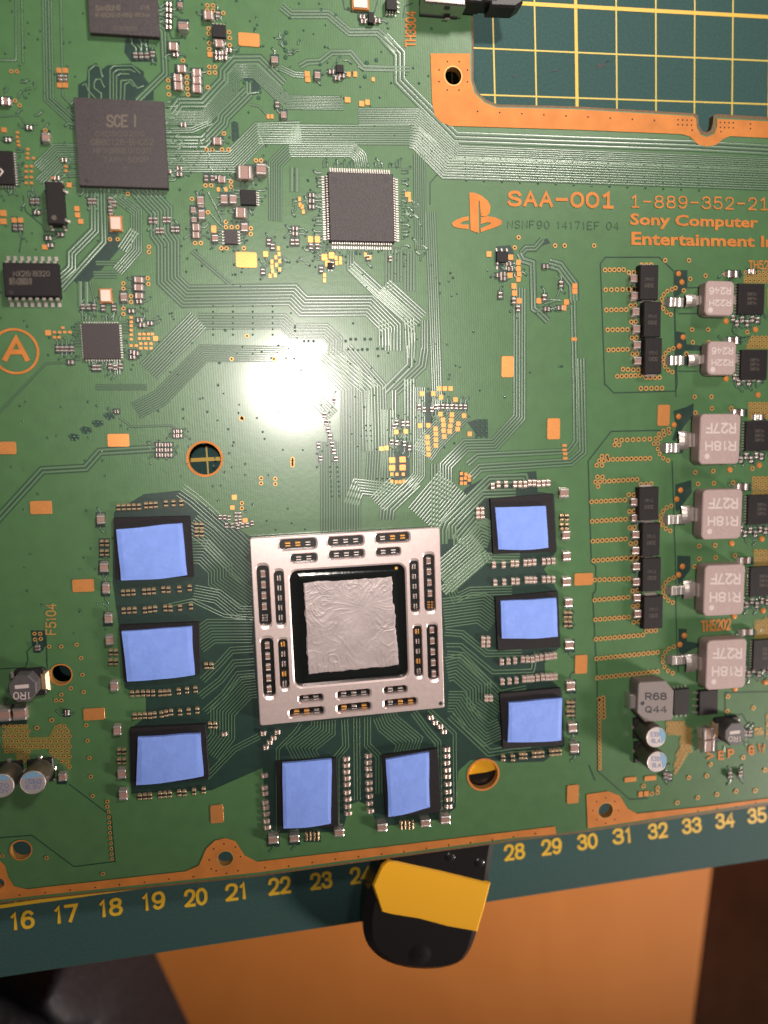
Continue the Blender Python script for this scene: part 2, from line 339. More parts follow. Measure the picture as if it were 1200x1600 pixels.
mb.add(vs, [(j * (nu + 1) + i, (j + 1) * (nu + 1) + i, (j + 1) * (nu + 1) + i + 1, j * (nu + 1) + i + 1) for j in range(nv) for i in range(nu)], 'cloth')
tag(mb.build('dark_cloth', smooth=True), 'blurred black cloth with soft folds beside the wooden board', 'cloth')
# ---------------------------------------------------------------- cutting mat
OX, OY = -23.5, -9.5                                                 # mat ruler (cm) -> scene
def mxy(a, b): return (a + OX, b + OY)
mat_o = empty('cutting_mat', (0, 0, ZM)); tag(mat_o, 'dark green cutting mat with yellow centimetre grid lying under the circuit board', 'cutting mat')
mb = MB(); mb.prism([mxy(2, -1.76), mxy(44, -1.76), mxy(44, 31), mxy(2, 31)], ZM - 0.3, ZM, 'mat', 0.03, True); mb.build('sheet', mat_o)
mt, mn = MB(), MB()
for i in range(3, 44):
    big = i % 5 == 0; m_ = mt if big else mn; wd_ = 0.075 if big else 0.036; x = i + OX
    m_.flat([(x - wd_ / 2, OY, ZM + .004), (x + wd_ / 2, OY, ZM + .004), (x + wd_ / 2, OY + 30, ZM + .004), (x - wd_ / 2, OY + 30, ZM + .004)], 'matline' if big else 'matlinethin')
for j in range(0, 31):
    big = j % 5 == 0; m_ = mt if big else mn; wd_ = 0.085 if big else 0.034; y = j + OY
    m_.flat([(OX + 3, y - wd_ / 2, ZM + .006), (OX + 43, y - wd_ / 2, ZM + .006), (OX + 43, y + wd_ / 2, ZM + .006), (OX + 3, y + wd_ / 2, ZM + .006)], 'matline' if big else 'matlinethin')
mt.build('thick_grid_line', mat_o, 'stuff'); mn.build('thin_grid_line', mat_o, 'stuff')
mb = MB()
for pts in ('931,103 940,100 952,94 943,101 948,102 930,109 935,104', '944,98 950,94 954,95 948,97', '800,120 808,118 806,121', '861,112 868,109 874,110 866,112'):
    mb.flat(PP(xys(pts), ZM + .008), 'ink')
mb.build('cut_mark', mat_o, 'stuff')
nums = {15: (-34, 1447), 16: (34, 1438), 17: (102, 1428), 18: (172, 1418), 19: (239, 1408), 20: (305, 1402), 21: (369, 1393), 22: (436, 1384), 23: (501, 1376), 24: (563, 1367), 25: (624, 1358), 26: (684, 1349), 27: (744, 1340), 28: (803, 1331), 29: (861, 1323), 30: (917, 1315), 31: (972, 1306), 32: (1027, 1298), 33: (1080, 1290), 34: (1132, 1282), 35: (1182, 1274), 36: (1232, 1266)}
for k_, (x, y) in nums.items():
    hw = 19.5 - (x / 1200) * 4.5; hh = 14.5 - (x / 1200) * 2.5; sl = -0.125 * hw
    text(str(k_), [(x - hw, y - hh - sl), (x + hw, y - hh + sl), (x + hw + 1.5, y + hh + sl), (x - hw + 1.5, y + hh - sl)], ZM + .006, 'matline', parent=mat_o, bold=0.012)
# ---------------------------------------------------------------- yellow and black tool under the board
tool = empty('cutter_knife', (2.2, -9.5, ZM)); tag(tool, 'yellow and black plastic tool handle sticking out under the board', 'tool')
zt = -0.22
body = spline(PP(xys('800,1215 776,1325 768,1378 755,1432 744,1478 727,1508 700,1520 662,1523 622,1517 592,1502 573,1478 569,1446 573,1414 586,1378 600,1336 636,1200 655,1150 720,1140 800,1160'), zt), 3)
mb = MB(); mb.prism([p[:2] for p in body], ZM + 0.01, zt, 'blackgloss', 0.2, True)
mb.build('grip', tool)
mb = MB(); z2 = zt + .03
mb.prism([p[:2] for p in PP(xys('596,1353 606,1344 617,1345 690,1361 767,1380 757,1420 746,1457 700,1449 655,1437 612,1430 596,1426 582,1384'), z2)], zt - .05, z2, 'yellow', 0.04)
mb.build('yellow_band', tool)
mb = MB()
mb.prism([p[:2] for p in PP(xys('690,1150 800,1170 785,1200 762,1207 735,1211 712,1212 690,1205'), z2)], zt - .05, z2, 'yellow', 0.02)
mb.build('yellow_inlay', tool)
mb = MB(); c = P(656, 1492, zt); mb.lathe(c, [(0.30, zt + .001), (0.27, zt + .004), (0.21, zt + .022), (0.11, zt + .04), (0.02, zt + .045)], 'blackgloss', 20); mb.build('grip_button', tool, smooth=True)
for bx, by in ((703, 1340), (749, 1349)):
    mb = MB(); c = P(bx, by, zt); mb.lathe(c, [(0.12, zt + .001), (0.10, zt + .012), (0.01, zt + .014)], 'blackgloss', 14); mb.build('grip_stud', tool, smooth=True)
# ---------------------------------------------------------------- circuit board: laminate, mask, holes
BOARD = empty('circuit_board', (0, 0, -0.16))
tag(BOARD, 'green printed circuit board crowded with chips, traces and bare copper edges', 'circuit board')
outl = xys('-70,-70 737,-70 740,60 740,125 746,143 760,156 778,163 900,166 1085,177') + xys('1091,180 1092,195 1097,204 1104,207 1111,203 1114,193 1115,180 1121,178') + xys('1270,187 1270,1247 1200,1258 918,1300 800,1315 400,1370 0,1412 -70,1419')
HOLES = [(320, 717, 25.5, 29), (755, 1210, 22.5, 25.5), (95.5, 1054, 16.5, 18.5), (33, 1328, 16, 18), (708, 119, 12.5, 0), (946, 1266, 11, 13), (352, 1341, 12, 14), (-2, 1380, 9, 12)]
hl = []
for x, y, r, r2 in HOLES: hl.append(circ(P(x, y, 0), r * scale_at(x, y)))
ol = [p[:2] for p in PP(outl)]
mb = MB(); holed(mb, ol, hl, -0.004, 'laminate'); wall(mb, ol, -0.16, -0.004, 'laminate')
for h in hl: wall(mb, h, -0.16, -0.004, 'gold')
n0 = len(mb.f); holed(mb, ol, hl, -0.16, 'laminate')
mb.build('laminate', BOARD)
mask = xys('-70,-70 735,-70 735,120 700,200 900,205 1090,226 1118,226 1270,218 1270,1243 1200,1254 918,1297 800,1312 400,1367 0,1409 -70,1415')
mask = xys('-70,-70 735,-70 737,60 737,126 744,146 758,159 777,166.5 900,169.5 1083,180 1088,184 1089,198 1095,209 1104,212 1114,208 1118,198 1118.5,183 1270,191.5 1270,1243 1200,1254 918,1297 800,1312 400,1367 0,1409 -70,1415')
mb = MB(); holed(mb, [p[:2] for p in PP(mask)], hl, 0.0, 'pour'); mb.build('solder_mask', BOARD)
mb = MB()
for (x, y, r, r2), h in zip(HOLES, hl):
    if r2: mb.ring(P(x, y), r * scale_at(x, y), r2 * scale_at(x, y), 0.0126, 'copper', 28)
mb.build('hole_rim', BOARD, 'stuff')
mb = MB()
for x, y, r in ((708, 119, 14.5), (946, 1266, 13), (352, 1341, 14)): mb.ring(P(x, y), (r - 1.7) * scale_at(x, y), r * scale_at(x, y), 0.0142, 'gold', 28)
mb.build('hole_lining', BOARD, 'stuff')
# bare copper bands along the edges
def band(pts, hole=()):
    mb = MB(); holed(mb, [p[:2] for p in PP(xys(pts))], [circ(P(x, y), r * scale_at(x, y)) for x, y, r in hole], 0.0125, 'copper'); return mb.build('copper_band', BOARD)
b1 = band('672.5,84 734,84 735,125 741,146 757,161 776,168.5 900,171.5 1083,182 1087,186 1088,200 1094,211 1104,214.5 1115,210 1119.5,199 1120,186 1270,193.5 1270,218 1200,216 1140,213 1130,217 1118,227 1103,229 1090,226 1078,214 1066,210 900,203 704,197 690,192 679,181 675,160', [(708, 119, 12.7)])
b2 = band('-70,1340 0,1344 8,1352 13,1370 22,1384 42,1389 290,1361 311,1352 322,1326 336,1313 352,1309 368,1314 382,1336 402,1346 600,1323 867,1291 869,1303 800,1309 400,1363 0,1405 -70,1411', [(-2, 1380, 9.1), (352, 1341, 12.1)])
b3 = band('916,1241 950,1236 968,1243 980,1263 995,1271 1100,1260 1270,1238 1270,1243 1200,1252 918,1294', [(946, 1266, 11.1)])
dots = MB()
def dot(x, y, r=1.4): dots.disc(P(x, y), r * scale_at(x, y), 0.0145, 'hole', 7)
for t in '31,1398 71,1394 110,1390 149,1386 187,1382 226,1378 264,1373 302,1369 330,1357 338,1360 354,1364 372,1360 327,1343 334,1326 350,1318 368,1323 376,1338 414,1355 451,1353 488,1347 524,1342 560,1338 596,1334 631,1330 666,1325 701,1320 735,1316 769,1312 802,1307 836,1302'.split(): dot(*[float(a) for a in t.split(',')])
for a in range(8): dot(708 + 24 * math.cos(a * .785 + .4), 119 + 24 * math.sin(a * .785 + .4), 1.3)
for a in range(8): dot(946 + 20 * math.cos(a * .785), 1266 + 20 * math.sin(a * .785), 1.2)
for i in range(9): dot(746 + 34.5 * i, 174.5 + 1.75 * i, 1.3)
for i in range(4):
    for j in range(2): dot(1059 + 7 * i, 187.5 + 7.5 * j + .3 * i, 1.2); dot(1125 + 6.7 * i, 191.5 + 7.8 * j + .3 * i, 1.2)
for t in '1081,204 1126,206 1172,194 1172,201 1090,1267 1120,1263 1150,1260 1180,1254'.split(): dot(*[float(a) for a in t.split(',')], 1.2)
dots.build('drilled_dot', BOARD, 'stuff')
# ---------------------------------------------------------------- traces
DK, TR, KZ = MB(), MB(), [0]
def dark(t, k='dark'):
    KZ[0] += 1; pts = xys(t); DK.flat([(p[0], p[1], 0.0006 + KZ[0] * 1.2e-5) for p in PP(pts)][::-1], k)
def T(t, n=1, pitch=4.0, wd=2.0, mg=1.0, dk=True, hz=0.0020):
    wd = max(wd, .56 * pitch) if n > 1 and dk else wd
    KZ[0] += 1; pts = xys(t); s = sum(scale_at(*p) for p in pts) / len(pts)
    pp = [Vector(p[:2]) for p in PP(pts)]; off = offsets(pp)
    if dk: DK.ribbon(pp, ((n - 1) * pitch + wd + 2 * mg) * s, 0.0032 + KZ[0] * 1.2e-5, 'lane')
    for i in range(n):
        d = (i - (n - 1) / 2) * pitch * s
        TR.ribbon([p + o * d for p, o in zip(pp, off)], wd * s, 0.0058 + KZ[0] * 1.2e-5, 'trace', hz)
def line(t, wd=1.6):
    KZ[0] += 1; pts = xys(t); s = scale_at(*pts[0]); DK.ribbon([Vector(p[:2]) for p in PP(pts)], wd * s, 0.0032 + KZ[0] * 1.2e-5, 'dark')
# --- areas without copper round the graphics processor and the memory chips, and other dark islands
dark('178,800 225,772 285,766 302,778 390,838 683,822 700,800 728,762 765,742 838,736 840,768 866,772 870,860 850,890 858,900 872,925 876,1010 851,1036 852,1054 878,1078 882,1165 850,1190 795,1192 758,1186 735,1188 716,1205 712,1262 690,1280 592,1292 575,1258 560,1252 546,1258 535,1300 420,1302 410,1200 330,1235 205,1240 202,1140 228,1120 228,1090 195,1075 185,975 176,910')
for t in ('655,615 683,611 683,645 690,700 668,716 655,690', '612,690 640,690 640,745 612,752', '735,742 718,735 716,757 737,758',
          '137,105 150,98 160,108 168,102 205,99 225,112 225,120 240,140 240,157 122,157 122,132 135,125',
          '196,60 232,60 232,72 244,85 246,97 205,97 194,82', '361,191 366,189 372,192 374,218 369,223 362,220', '380,123 395,118 408,138 409,146 390,150',
          '1055,422 1074,422 1074,450 1060,462 1052,470', '1055,517 1070,520 1073,538 1098,540 1098,548 1070,548 1056,572', '1052,642 1072,636 1084,630 1083,650 1070,665 1054,690 1050,687 1056,670',
          '1055,757 1080,750 1081,770 1058,800 1055,795', '1058,868 1079,869 1079,890 1060,915 1058,900', '1060,982 1073,983 1073,1002 1100,1006 1064,1024 1060,1018',
          '48,985 70,985 72,1008 66,1018 50,1010', '172,318 190,385 160,420 128,450 112,436 150,395 168,372', '775,385 797,383 803,395 800,432 786,436 774,410', '838,380 855,372 860,380 848,384 838,392',
          '730,660 745,655 762,655 763,682 746,682', '660,650 664,650 664,690 658,690'):
    dark(t)
for t in ('106,682 112,677 124,680 124,686 116,690', '124,671 130,666 142,668 144,675 134,679', '143,661 150,656 161,658 162,664 150,668', '161,649 168,644 178,647 180,654 168,657', '243,694 262,692 270,698 271,708 265,714 246,714'): dark(t)
# fan-outs of the memory chips
T('282,766 302,780 372,842 392,862', 5, 5.2, 1.6, dk=False)
T('298,818 325,838 358,872 392,905', 8, 4.6, 1.4, dk=False)
T('300,862 318,862 344,888 344,905 392,940', 9, 4.6, 1.3, dk=False)
T('303,925 340,932 372,958 394,958', 6, 4.4, 1.3, dk=False)
T('262,946 300,938 350,962 396,967', 2, 4.4, 1.4, dk=False)
T('306,1004 330,986 394,986', 9, 4.8, 1.3, dk=False)
T('316,1063 340,1040 362,1016 396,1014', 3, 5, 1.4, dk=False)
T('312,1088 345,1062 366,1036 397,1034', 3, 5, 1.4, dk=False)
T('320,1112 350,1085 372,1054 398,1052', 3, 5, 1.4, dk=False)
T('326,1178 348,1150 348,1112 384,1074 400,1072', 9, 4.6, 1.3, dk=False)
T('322,1215 366,1170 405,1150', 3, 4.6, 1.3, dk=False)
T('470,1130 462,1142 434,1170 434,1300', 2, 4.6, 1.3, dk=False)
T('505,1126 505,1140 470,1168 482,1190', 9, 4.6, 1.3, dk=False)
T('538,1124 540,1166 525,1184 525,1290', 3, 4.6, 1.4, dk=False)
T('557,1122 558,1250', 3, 4.6, 1.2, dk=False)
T('574,1120 574,1164 592,1182 592,1240', 3, 4.6, 1.4, dk=False)
T('600,1116 606,1130 640,1158 632,1180', 9, 4.4, 1.3, dk=False)
T('646,1112 668,1142 684,1160 686,1266', 3, 4.6, 1.4, dk=False)
T('670,1108 710,1146 711,1255', 2, 4.6, 1.4, dk=False)
T('694,895 712,935 735,924 800,922', 4, 4.2, 1.5, dk=False)
T('693,958 752,950 776,968', 11, 4.4, 1.5, dk=False)
T('695,988 722,990 760,1021 815,1020', 3, 4.5, 1.5, dk=False)
T('697,1008 720,1008 770,1050 832,1048 838,1018', 2, 5, 1.5, dk=False)
T('698,1022 722,1024 780,1084 822,1076', 3, 4.6, 1.5, dk=False)
T('698,1046 714,1042 748,1072 748,1094 778,1116', 9, 4.6, 1.4, dk=False)
T('700,1096 716,1096 738,1128 760,1148 782,1138', 8, 4.4, 1.4, dk=False)
T('703,1118 764,1176 800,1170 830,1168', 3, 5, 1.5, dk=False)
# bright slanted groups to the upper right of the processor
T('822,762 818,747 765,749 697,816 692,828 692,850', 3, 5.6, 2.6)
T('806,770 755,772 707,822 707,842', 3, 5, 2.4)
T('768,826 742,812 718,840 718,852', 4, 5.5, 2.6)
T('768,838 752,832 730,858', 9, 4.4, 2.6)
T('752,852 690,906', 12, 4.6, 2.4)
T('812,872 752,872 692,924', 4, 4.4, 1.8)
T('708,755 660,812', 13, 4.6, 2.2)
T('650,752 606,794 604,812', 5, 5, 2.6)
T('620,758 590,788', 8, 4.2, 1.8)
T('600,765 560,760 548,790', 6, 4.2, 1.8)
# dense lanes between the highlight and the processor
T('515,690 515,832', 7, 4.2, 2.0)
T('500,558 548,606 548,832', 8, 4.2, 2.0)
T('536,548 588,606 590,700 586,765', 8, 4.2, 2.0)
T('606,640 606,770', 5, 4.4, 2.2)
T('655,605 655,742 640,760', 6, 3.4, 2.2)
T('600,612 641,571 641,540', 2, 7, 2.2)
T('618,612 660,572 664,545', 3, 5, 2.4)
T('616,700 616,610', 2, 5, 2.4)
T('640,690 640,592', 4, 4.6, 2.6)
T('680,725 680,830', 3, 5, 2.2)
T('812,450 812,652 772,695 728,696 697,728 697,782', 5, 4.2, 1.9)
T('722,640 674,690 660,710', 12, 3.2, 1.6)
T('895,448 899,600 900,690 888,705 746,712 730,726', 2, 5, 2.4)
T('908,560 911,706 892,722 750,731 736,746', 3, 4.6, 2.2)
T('858,412 874,416 896,444 897,470', 3, 5, 2.6, 2)
T('812,396 816,406 832,411 834,482 842,488 856,502', 2, 5, 2.0, 2)
T('848,374 836,388 822,388 814,396', 2, 4.4, 2.0, 2)
T('876,470 855,468 846,474', 1, 4, 1.8); T('878,440 874,455 868,470 850,475', 1, 4, 2)
# controller to quad-flat chip lanes
T('258,178 268,178 281,160 317,160 350,125 350,112 366,94 405,94 443,132', 3, 5.6, 2.2, 2.2)
T('258,184 320,184 362,142 362,122 375,111 398,111 450,160 536,161', 9, 2.4, 1.4)
T('258,221 318,221 347,192 349,182 388,143', 4, 5, 2.2, 2)
T('388,146 388,128', 2, 5, 1.8); T('386,146 405,144', 1, 5, 1.8)
T('258,204 300,203 330,190', 3, 3.4, 1.5)
T('256,252 362,252 406,208 470,206', 10, 3.4, 1.7)
T('403,209 640,211', 9, 3.4, 2.0)
T('452,234 550,234 562,246 565,262', 7, 3.2, 2.1)
T('452,234 430,256 430,345', 6, 3.6, 1.5)
T('600,58 624,84 624,126 712,215 900,222 1080,228 1270,238', 3, 6, 2.0)
T('560,182 650,182 715,240 1270,262', 8, 3.0, 1.7)
T('640,214 652,216 697,262 1270,284', 9, 3.6, 1.6)
T('440,10 455,22 513,22 546,50 590,50 620,78', 3, 4.6, 1.8)
T('468,104 480,97 500,96 518,82 548,82 568,106 640,108', 2, 5, 1.6)
T('390,163 404,166 420,183', 1, 4, 1.6)
T('438,106 460,116 475,117', 3, 3.4, 1.4)
T('25,-40 25,94 -40,94', 1, 4, 2); T('33,-40 36,99', 1, 4, 2)
T('68,-40 72,156 112,193 122,194', 2, 4, 1.6); T('77,-40 81,153 113,182 122,183', 2, 4, 1.6); T('94,-40 98,150 121,172', 1, 4, 2.4)
T('247,40 255,48 258,115 214,158', 2, 5, 2.2, 2.2)
for y in (6, 12, 18, 24, 31, 38): T('245,%d 252,%d 262,%d' % (y + 4, y + 4, y - 3 if y < 22 else y + 8), 1, 4, 1.6)
for t in ('139,157 139,110 148,102 156,104 160,122', '172,157 172,108 178,103 207,103 219,115', '177,157 177,114 183,109 203,109 212,113', '182,157 182,119 188,115 202,116', '188,157 189,126 205,125 215,138 225,134', '194,157 195,132 202,128 210,136',
          '158,157 158,146 147,138 147,130 150,124 157,124 163,137', '152,157 138,142 134,131 129,133', '205,68 212,75 212,84', '205,58 206,68', '218,58 221,70 221,82', '227,58 228,74 231,84', '60,194 40,194 30,180 0,182'): T(t, 1, 4, 1.7, .8)
T('58,262 88,233 120,233', 5, 3.6, 1.5); T('62,285 100,248 121,247', 5, 3.6, 1.5); T('84,280 96,272 122,271', 3, 4, 1.5)
T('216,290 224,300 252,330 252,365 263,380 263,437 290,463 457,460 474,478 577,477 612,512 612,548', 7, 5, 2.2, 1.6)
T('548,414 640,498 642,545', 4, 4.6, 2.2); T('598,450 656,502', 8, 4.6, 2.8); T('512,552 578,606 580,705', 6, 5, 2.2)
T('600,500 601,540', 4, 5, 2.2); T('616,520 616,548', 3, 5, 2.2)
T('310,502 442,502 458,517 508,517 524,532 524,555', 6, 4.2, 2.2)
T('310,500 232,580', 9, 4, 2.2)
T('482,608 437,553 318,552 250,622 212,642', 8, 3.4, 1.8)
T('480,610 520,650', 6, 4, 2)
T('548,392 548,420 592,462', 3, 4.2, 1.8)
T('640,392 640,455', 4, 4.6, 2); T('620,390 620,440', 4, 4.6, 1.7); T('608,392 608,455', 3, 4.6, 1.7)
T('655,240 657,390', 6, 3.2, 1.7); T('672,330 678,470 684,640', 5, 3.4, 2.2)
T('643,560 645,520', 3, 4, 2); T('664,545 664,500', 3, 4, 2)
T('148,300 148,360 112,396 112,418 92,437', 3, 5, 2, 2); T('160,292 162,378 126,418 96,452', 2, 5, 2, 2)
T('165,292 213,330 213,390 183,424', 5, 3.8, 1.7)
T('150,411 190,411', 2, 4, 1.6); T('146,429 183,429', 3, 4, 1.6); T('130,440 130,480', 2, 10, 1.6); T('140,440 150,480', 1, 4, 1.6)
T('200,304 176,300', 4, 4, 1.7); T('210,360 190,390', 4, 4.2, 2.4)
T('-30,840 66,735 134,731 156,706 243,701', 2, 6.4, 2.4, 2)
T('-40,685 72,568 115,566', 1, 4, 1.6); T('186,652 205,667 267,665 275,670', 1, 4, 1.6)
T('150,605 230,605', 3, 3, 1.4)
T('300,392 362,446', 2, 4, 1.6); T('325,300 350,350 362,352', 1, 4, 1.6); T('325,330 347,355', 1, 4, 1.6)
T('400,250 420,262 420,290', 1, 4, 1.4); T('460,262 460,300', 2, 8, 1.6)
T('183,585 183,560', 3, 4, 1.5)
T('230,552 250,552', 2, 3, 1.4)
# gaps between the power planes
for t in ('945,602 938,412 946,402 1030,402 1053,424 1055,510 1058,600 1056,611 959,614 945,600', '1050,672 955,674 919,720 924,879 931,885 931,922 926,929 933,1060 934,1205 984,1249 1012,1247',
          '1053,424 1056,620', '1050,720 1055,870 1057,1000 1060,1050', '1055,450 1110,449', '1060,490 1092,490', '1060,580 1090,580', '1165,500 1146,502 1144,518 1156,528 1172,526', '672,320 672,286 682,274 1192,292',
          '0,1309 50,1305 116,1354 180,1346 174,1275 108,1225', '0,1045 40,1043 44,1030 42,1018 50,1010', '72,990 74,1045', '1240,1080 1133,1082 1133,1118 1160,1116 1168,1130', '262,40 268,60 284,60 283,44', '30,395 36,360 20,356',
          '536,0 538,14 558,20 585,20 590,0', '630,28 632,10 645,5', '1128,455 1137,440 1146,432', '36,305 40,330 66,352 70,362 100,362', '920,1195 930,1220'): line(t)
# --- tented vias and plated via rings
TV = MB()
def tv(x, y, r=1.7):
    c = P(x, y); s = scale_at(x, y); n = 7; z = 0.0035
    TV.add([(c.x + r * s * math.cos(6.283 * i / n), c.y + r * s * math.sin(6.283 * i / n), z) for i in range(n)] + [(c.x + .55 * r * s * math.cos(6.283 * i / n), c.y + .55 * r * s * math.sin(6.283 * i / n), z + 0.012) for i in range(n)] + [(c.x, c.y, z + .005)],
           [(i, (i + 1) % n, n + (i + 1) % n, n + i) for i in range(n)] + [(n + i, n + (i + 1) % n, 2 * n) for i in range(n)], 'via')
    TV.ring(c, r * s * .98, r * s * 1.35, 0.0034, 'dark', 8)
for x0, y0, x1, y1, n in ((0, 0, 300, 300, 70), (300, 0, 680, 300, 80), (0, 300, 300, 700, 90), (300, 380, 500, 560, 30), (300, 600, 500, 830, 34), (540, 400, 720, 700, 60), (700, 330, 900, 640, 16), (0, 700, 180, 1000, 26), (200, 690, 390, 760, 14)):
    for _ in range(n): tv(random.uniform(x0, x1), random.uniform(y0, y1), random.uniform(1.2, 1.8))
for i in range(14):
    for j in range(5): tv(726 + 28 * i + j * .6, 246 + 9 * j + i * 1.2, 1.4)
for i in range(4):
    for j in range(6): tv(333 + 31 * i, 478 + 9 * j, 1.6)
for i in range(7):
    for j in range(2): tv(515.5 + 11.5 * j + .5 * i, 730 + 7.6 * i, 2)
for i in range(4):
    for j in range(2): tv(572 + 7 * j + .5 * i, 665 + 8 * i, 2); tv(588 + 8.5 * i, 702); tv(589 + 8.5 * i, 748)
for i in range(3):
    for j in range(4): tv(745 + 7.5 * i, 658 + 8 * j, 2)
for t in '548,530 556,530 544,546 552,546 570,530 579,530 566,546 574,546 590,545 598,545 475,533 482,533 490,533 461,510 461,517 343,567 435,540 460,560 470,579 409,550 352,516 424,560 540,533'.split(): tv(*[float(a) for a in t.split(',')], 2.2)
for cx, cy in ((115, 684), (133, 673), (152, 662), (170, 651)):
    for a in range(5): tv(cx - 6 + 3.2 * a, cy + (2.5 if a % 2 else -2.5), 1.7)
for t in '447,51 446,67 446,79 446,90 524,24 502,16 453,27 573,98 573,100 588,94 382,129 392,128 405,142 404,153 570,120 500,100 340,80 371,79'.split(): tv(*[float(a) for a in t.split(',')], 2.6)
for i in range(4): tv(366, 195 + 8 * i, 1.8)
RG = MB()
def ring(x, y, r=3.4, k='gold'):
    c = P(x, y); s = scale_at(x, y); RG.ring(c, r * .34 * s, r * 1.08 * s, 0.0119, k, 9); RG.disc(c, r * .52 * s, 0.0124, 'hole', 8)
def rrow(x0, y0, x1, y1, n, r=3.4, k='gold'):
    for i in range(n): t = i / max(1, n - 1); ring(x0 + (x1 - x0) * t, y0 + (y1 - y0) * t, r, k)
for t in ('18,112 27,112 24,158 31,165 71,204 286,95 263,126 263,137 264,148 292,121 292,130 293,139 294,148 324,9 333,9 324,17 333,17 349,21 326,45 326,53 327,68 327,77 358,51 359,60 359,71 327,105 336,105 327,114 336,114 325,137 323,234 332,234 347,234 357,234 350,209 400,251 408,251 '
          '321,290 330,290 361,284 361,292 172,374 184,374 233,386 233,394 193,443 193,451 193,482 193,491 205,463 205,472 231,435 232,444 305,380 314,380 346,388 354,388 381,388 353,347 353,355 362,355 371,355 392,357 392,366 325,332 200,303 300,311 '
          '386,525 362,561 379,653 428,561 457,717 457,727 408,747 408,755 430,748 430,756 378,786 378,794 810,371 804,387 867,384 882,384 928,384 '
          '1039,407 1076,407 1078,436 1102,431 1133,429 1068,454 1055,450 1081,515 1106,515 1082,535 1107,535 1072,553 1167,519 1085,620 1111,620 1112,638 1086,645 1142,638 1086,738 1114,736 1090,756 1115,755 1145,754 1175,732 1092,853 1117,852 1092,873 1118,871 1148,868 1085,885 '
          '1137,1088 1136,1111 1177,1106 1161,1183 1110,1194 1104,1212 1076,1215 1180,1235 1150,1236 1120,1241 1090,1246 1058,1254 1195,1203 1027,1231 1018,1240 1005,1228 1027,1238 '
          '77,1010 96,1010 120,1007 127,1028 129,1054 111,1075 131,1081 96,1085 88,1094 96,1094 135,1133 137,1157 140,1184 142,1213 145,1243 73,1340 161,1365 4,1337 168,1252 168,1260 54,990 63,990 55,999 64,998').split(): ring(*[float(a) for a in t.split(',')], 3.2)
for x, y in ((81, 1125), (58, 1137), (377, 654), (457, 722)): ring(x, y, 3.6)
for i in range(10): ring(170 + .6 * i, 1268 + 8.2 * i, 2.8)
for a in ('945,422,974,421.5,5', '946,453,990,452,6', '947,484.5,978,484,5', '949,515.5,980,515,5', '950.5,547,980,546,5', '973,577,981,577.5,2', '1002,414,1017,414,3', '1009,590,1030,590,4', '982,426,990,426,2', '983,452,991,452,2', '985,477.5,992,477,2', '986,503,993,502.5,2', '987,528,994,528,2', '988,553,995,553,2', '989,578,997,578,2',
          '1001,607,1034,606.5,5', '964,588,1014,586,8', '960,695,967,695,2', '950,718,1015,716,10', '940,713,948,713,2', '936,720,943,720,2', '932,727,940,727,2', '930,753,995,749,10', '933,745,941,745,2', '934,760,935,760,1', '1001,757,1017,756,3', '924,784,976,781,8', '925,814.5,977,811,8', '926,845.5,977,842,8', '927,876,1000,870,11',
          '982,773,990,773,2', '983,799,990,798.5,2', '984,824.5,991,824,2', '985,849,993,848,2', '986,873,994,872,2', '962,688,1015,686,7', '929,906,982,904,8', '929,937.5,981,933,8', '930,968,982,964,8', '931,998.5,1004,992,11', '932,1029,1027,1019,14', '933,1059,1027,1049,14', '1010,986,1024,985,3', '988,923,996,922,2', '989,947,996,946,2', '990,972,998,971,2',
          '936,1092,938,1300,1', '942,1090,943,1120,6'):
    v = [float(q) for q in a.split(',')]; rrow(v[0], v[1], v[2], v[3], int(v[4]), 3.3)
rrow(936, 1095, 937, 1200, 18, 2.8)
def arc(cx, cy, r, a0, a1, n):
    for i in range(n): a = R(a0 + (a1 - a0) * i / (n - 1)); ring(cx + r * math.cos(a), cy - r * math.sin(a), 3.1)
for cx, cy, r in ((1053, 472, 20), (1055, 563, 19), (1049, 698, 22), (1052, 810, 20), (1056, 922, 20), (1056, 1031, 21)): arc(cx, cy, r, 100, 255, 8)
arc(1049, 698, 28, 100, 170, 5)
VF = MB()
def field(pts, step, r=2.6, k='olive'):
    poly = xys(pts); xs = [p[0] for p in poly]; ys = [p[1] for p in poly]
    VF.flat([(p[0], p[1], 0.0050 + 1e-4 * len(VF.f)) for p in PP(poly)][::-1], k)
    y = min(ys) + step * .5; row = 0
    while y < max(ys):
        x = min(xs) + step * .5 + (step / 2 if row % 2 else 0)
        while x < max(xs):
            ins = False
            for i in range(len(poly)):
                (ax, ay), (bx, by) = poly[i - 1], poly[i]
                if (ay > y) != (by > y) and x < (bx - ax) * (y - ay) / (by - ay) + ax: ins = not ins
            if ins: ring(x, y, r)
            x += step
        y += step * .92; row += 1
field('2,1130 44,1130 46,1152 76,1151 86,1133 98,1130 110,1140 110,1205 92,1188 78,1178 76,1170 48,1172 46,1192 26,1190 24,1176 6,1178', 8.6, 2.7)
field('1040,1128 1068,1126 1069,1134 1080,1136 1081,1170 1068,1192 1054,1212 1052,1192 1061,1172 1062,1150 1040,1146', 6.0, 2.3)
field('1161,423 1270,422 1270,444 1161,444', 7, 2.5); field('1172,526 1270,524 1270,546 1165,546', 7, 2.5); field('1168,628 1270,628 1270,656 1168,656', 7, 2.5); field('1174,744 1270,744 1270,774 1174,774', 7, 2.5); field('1177,858 1270,858 1270,886 1177,886', 7, 2.5); field('1178,968 1270,964 1270,998 1178,998', 7, 2.5)
field('1196,1115 1270,1115 1270,1155 1196,1155', 7, 2.5); field('1178,1137 1191,1136 1191,1149 1178,1150', 6, 2.2); field('1198,450 1270,450 1270,480 1198,480', 7, 2.5)
VF.build('via_field', BOARD, 'stuff'); pass
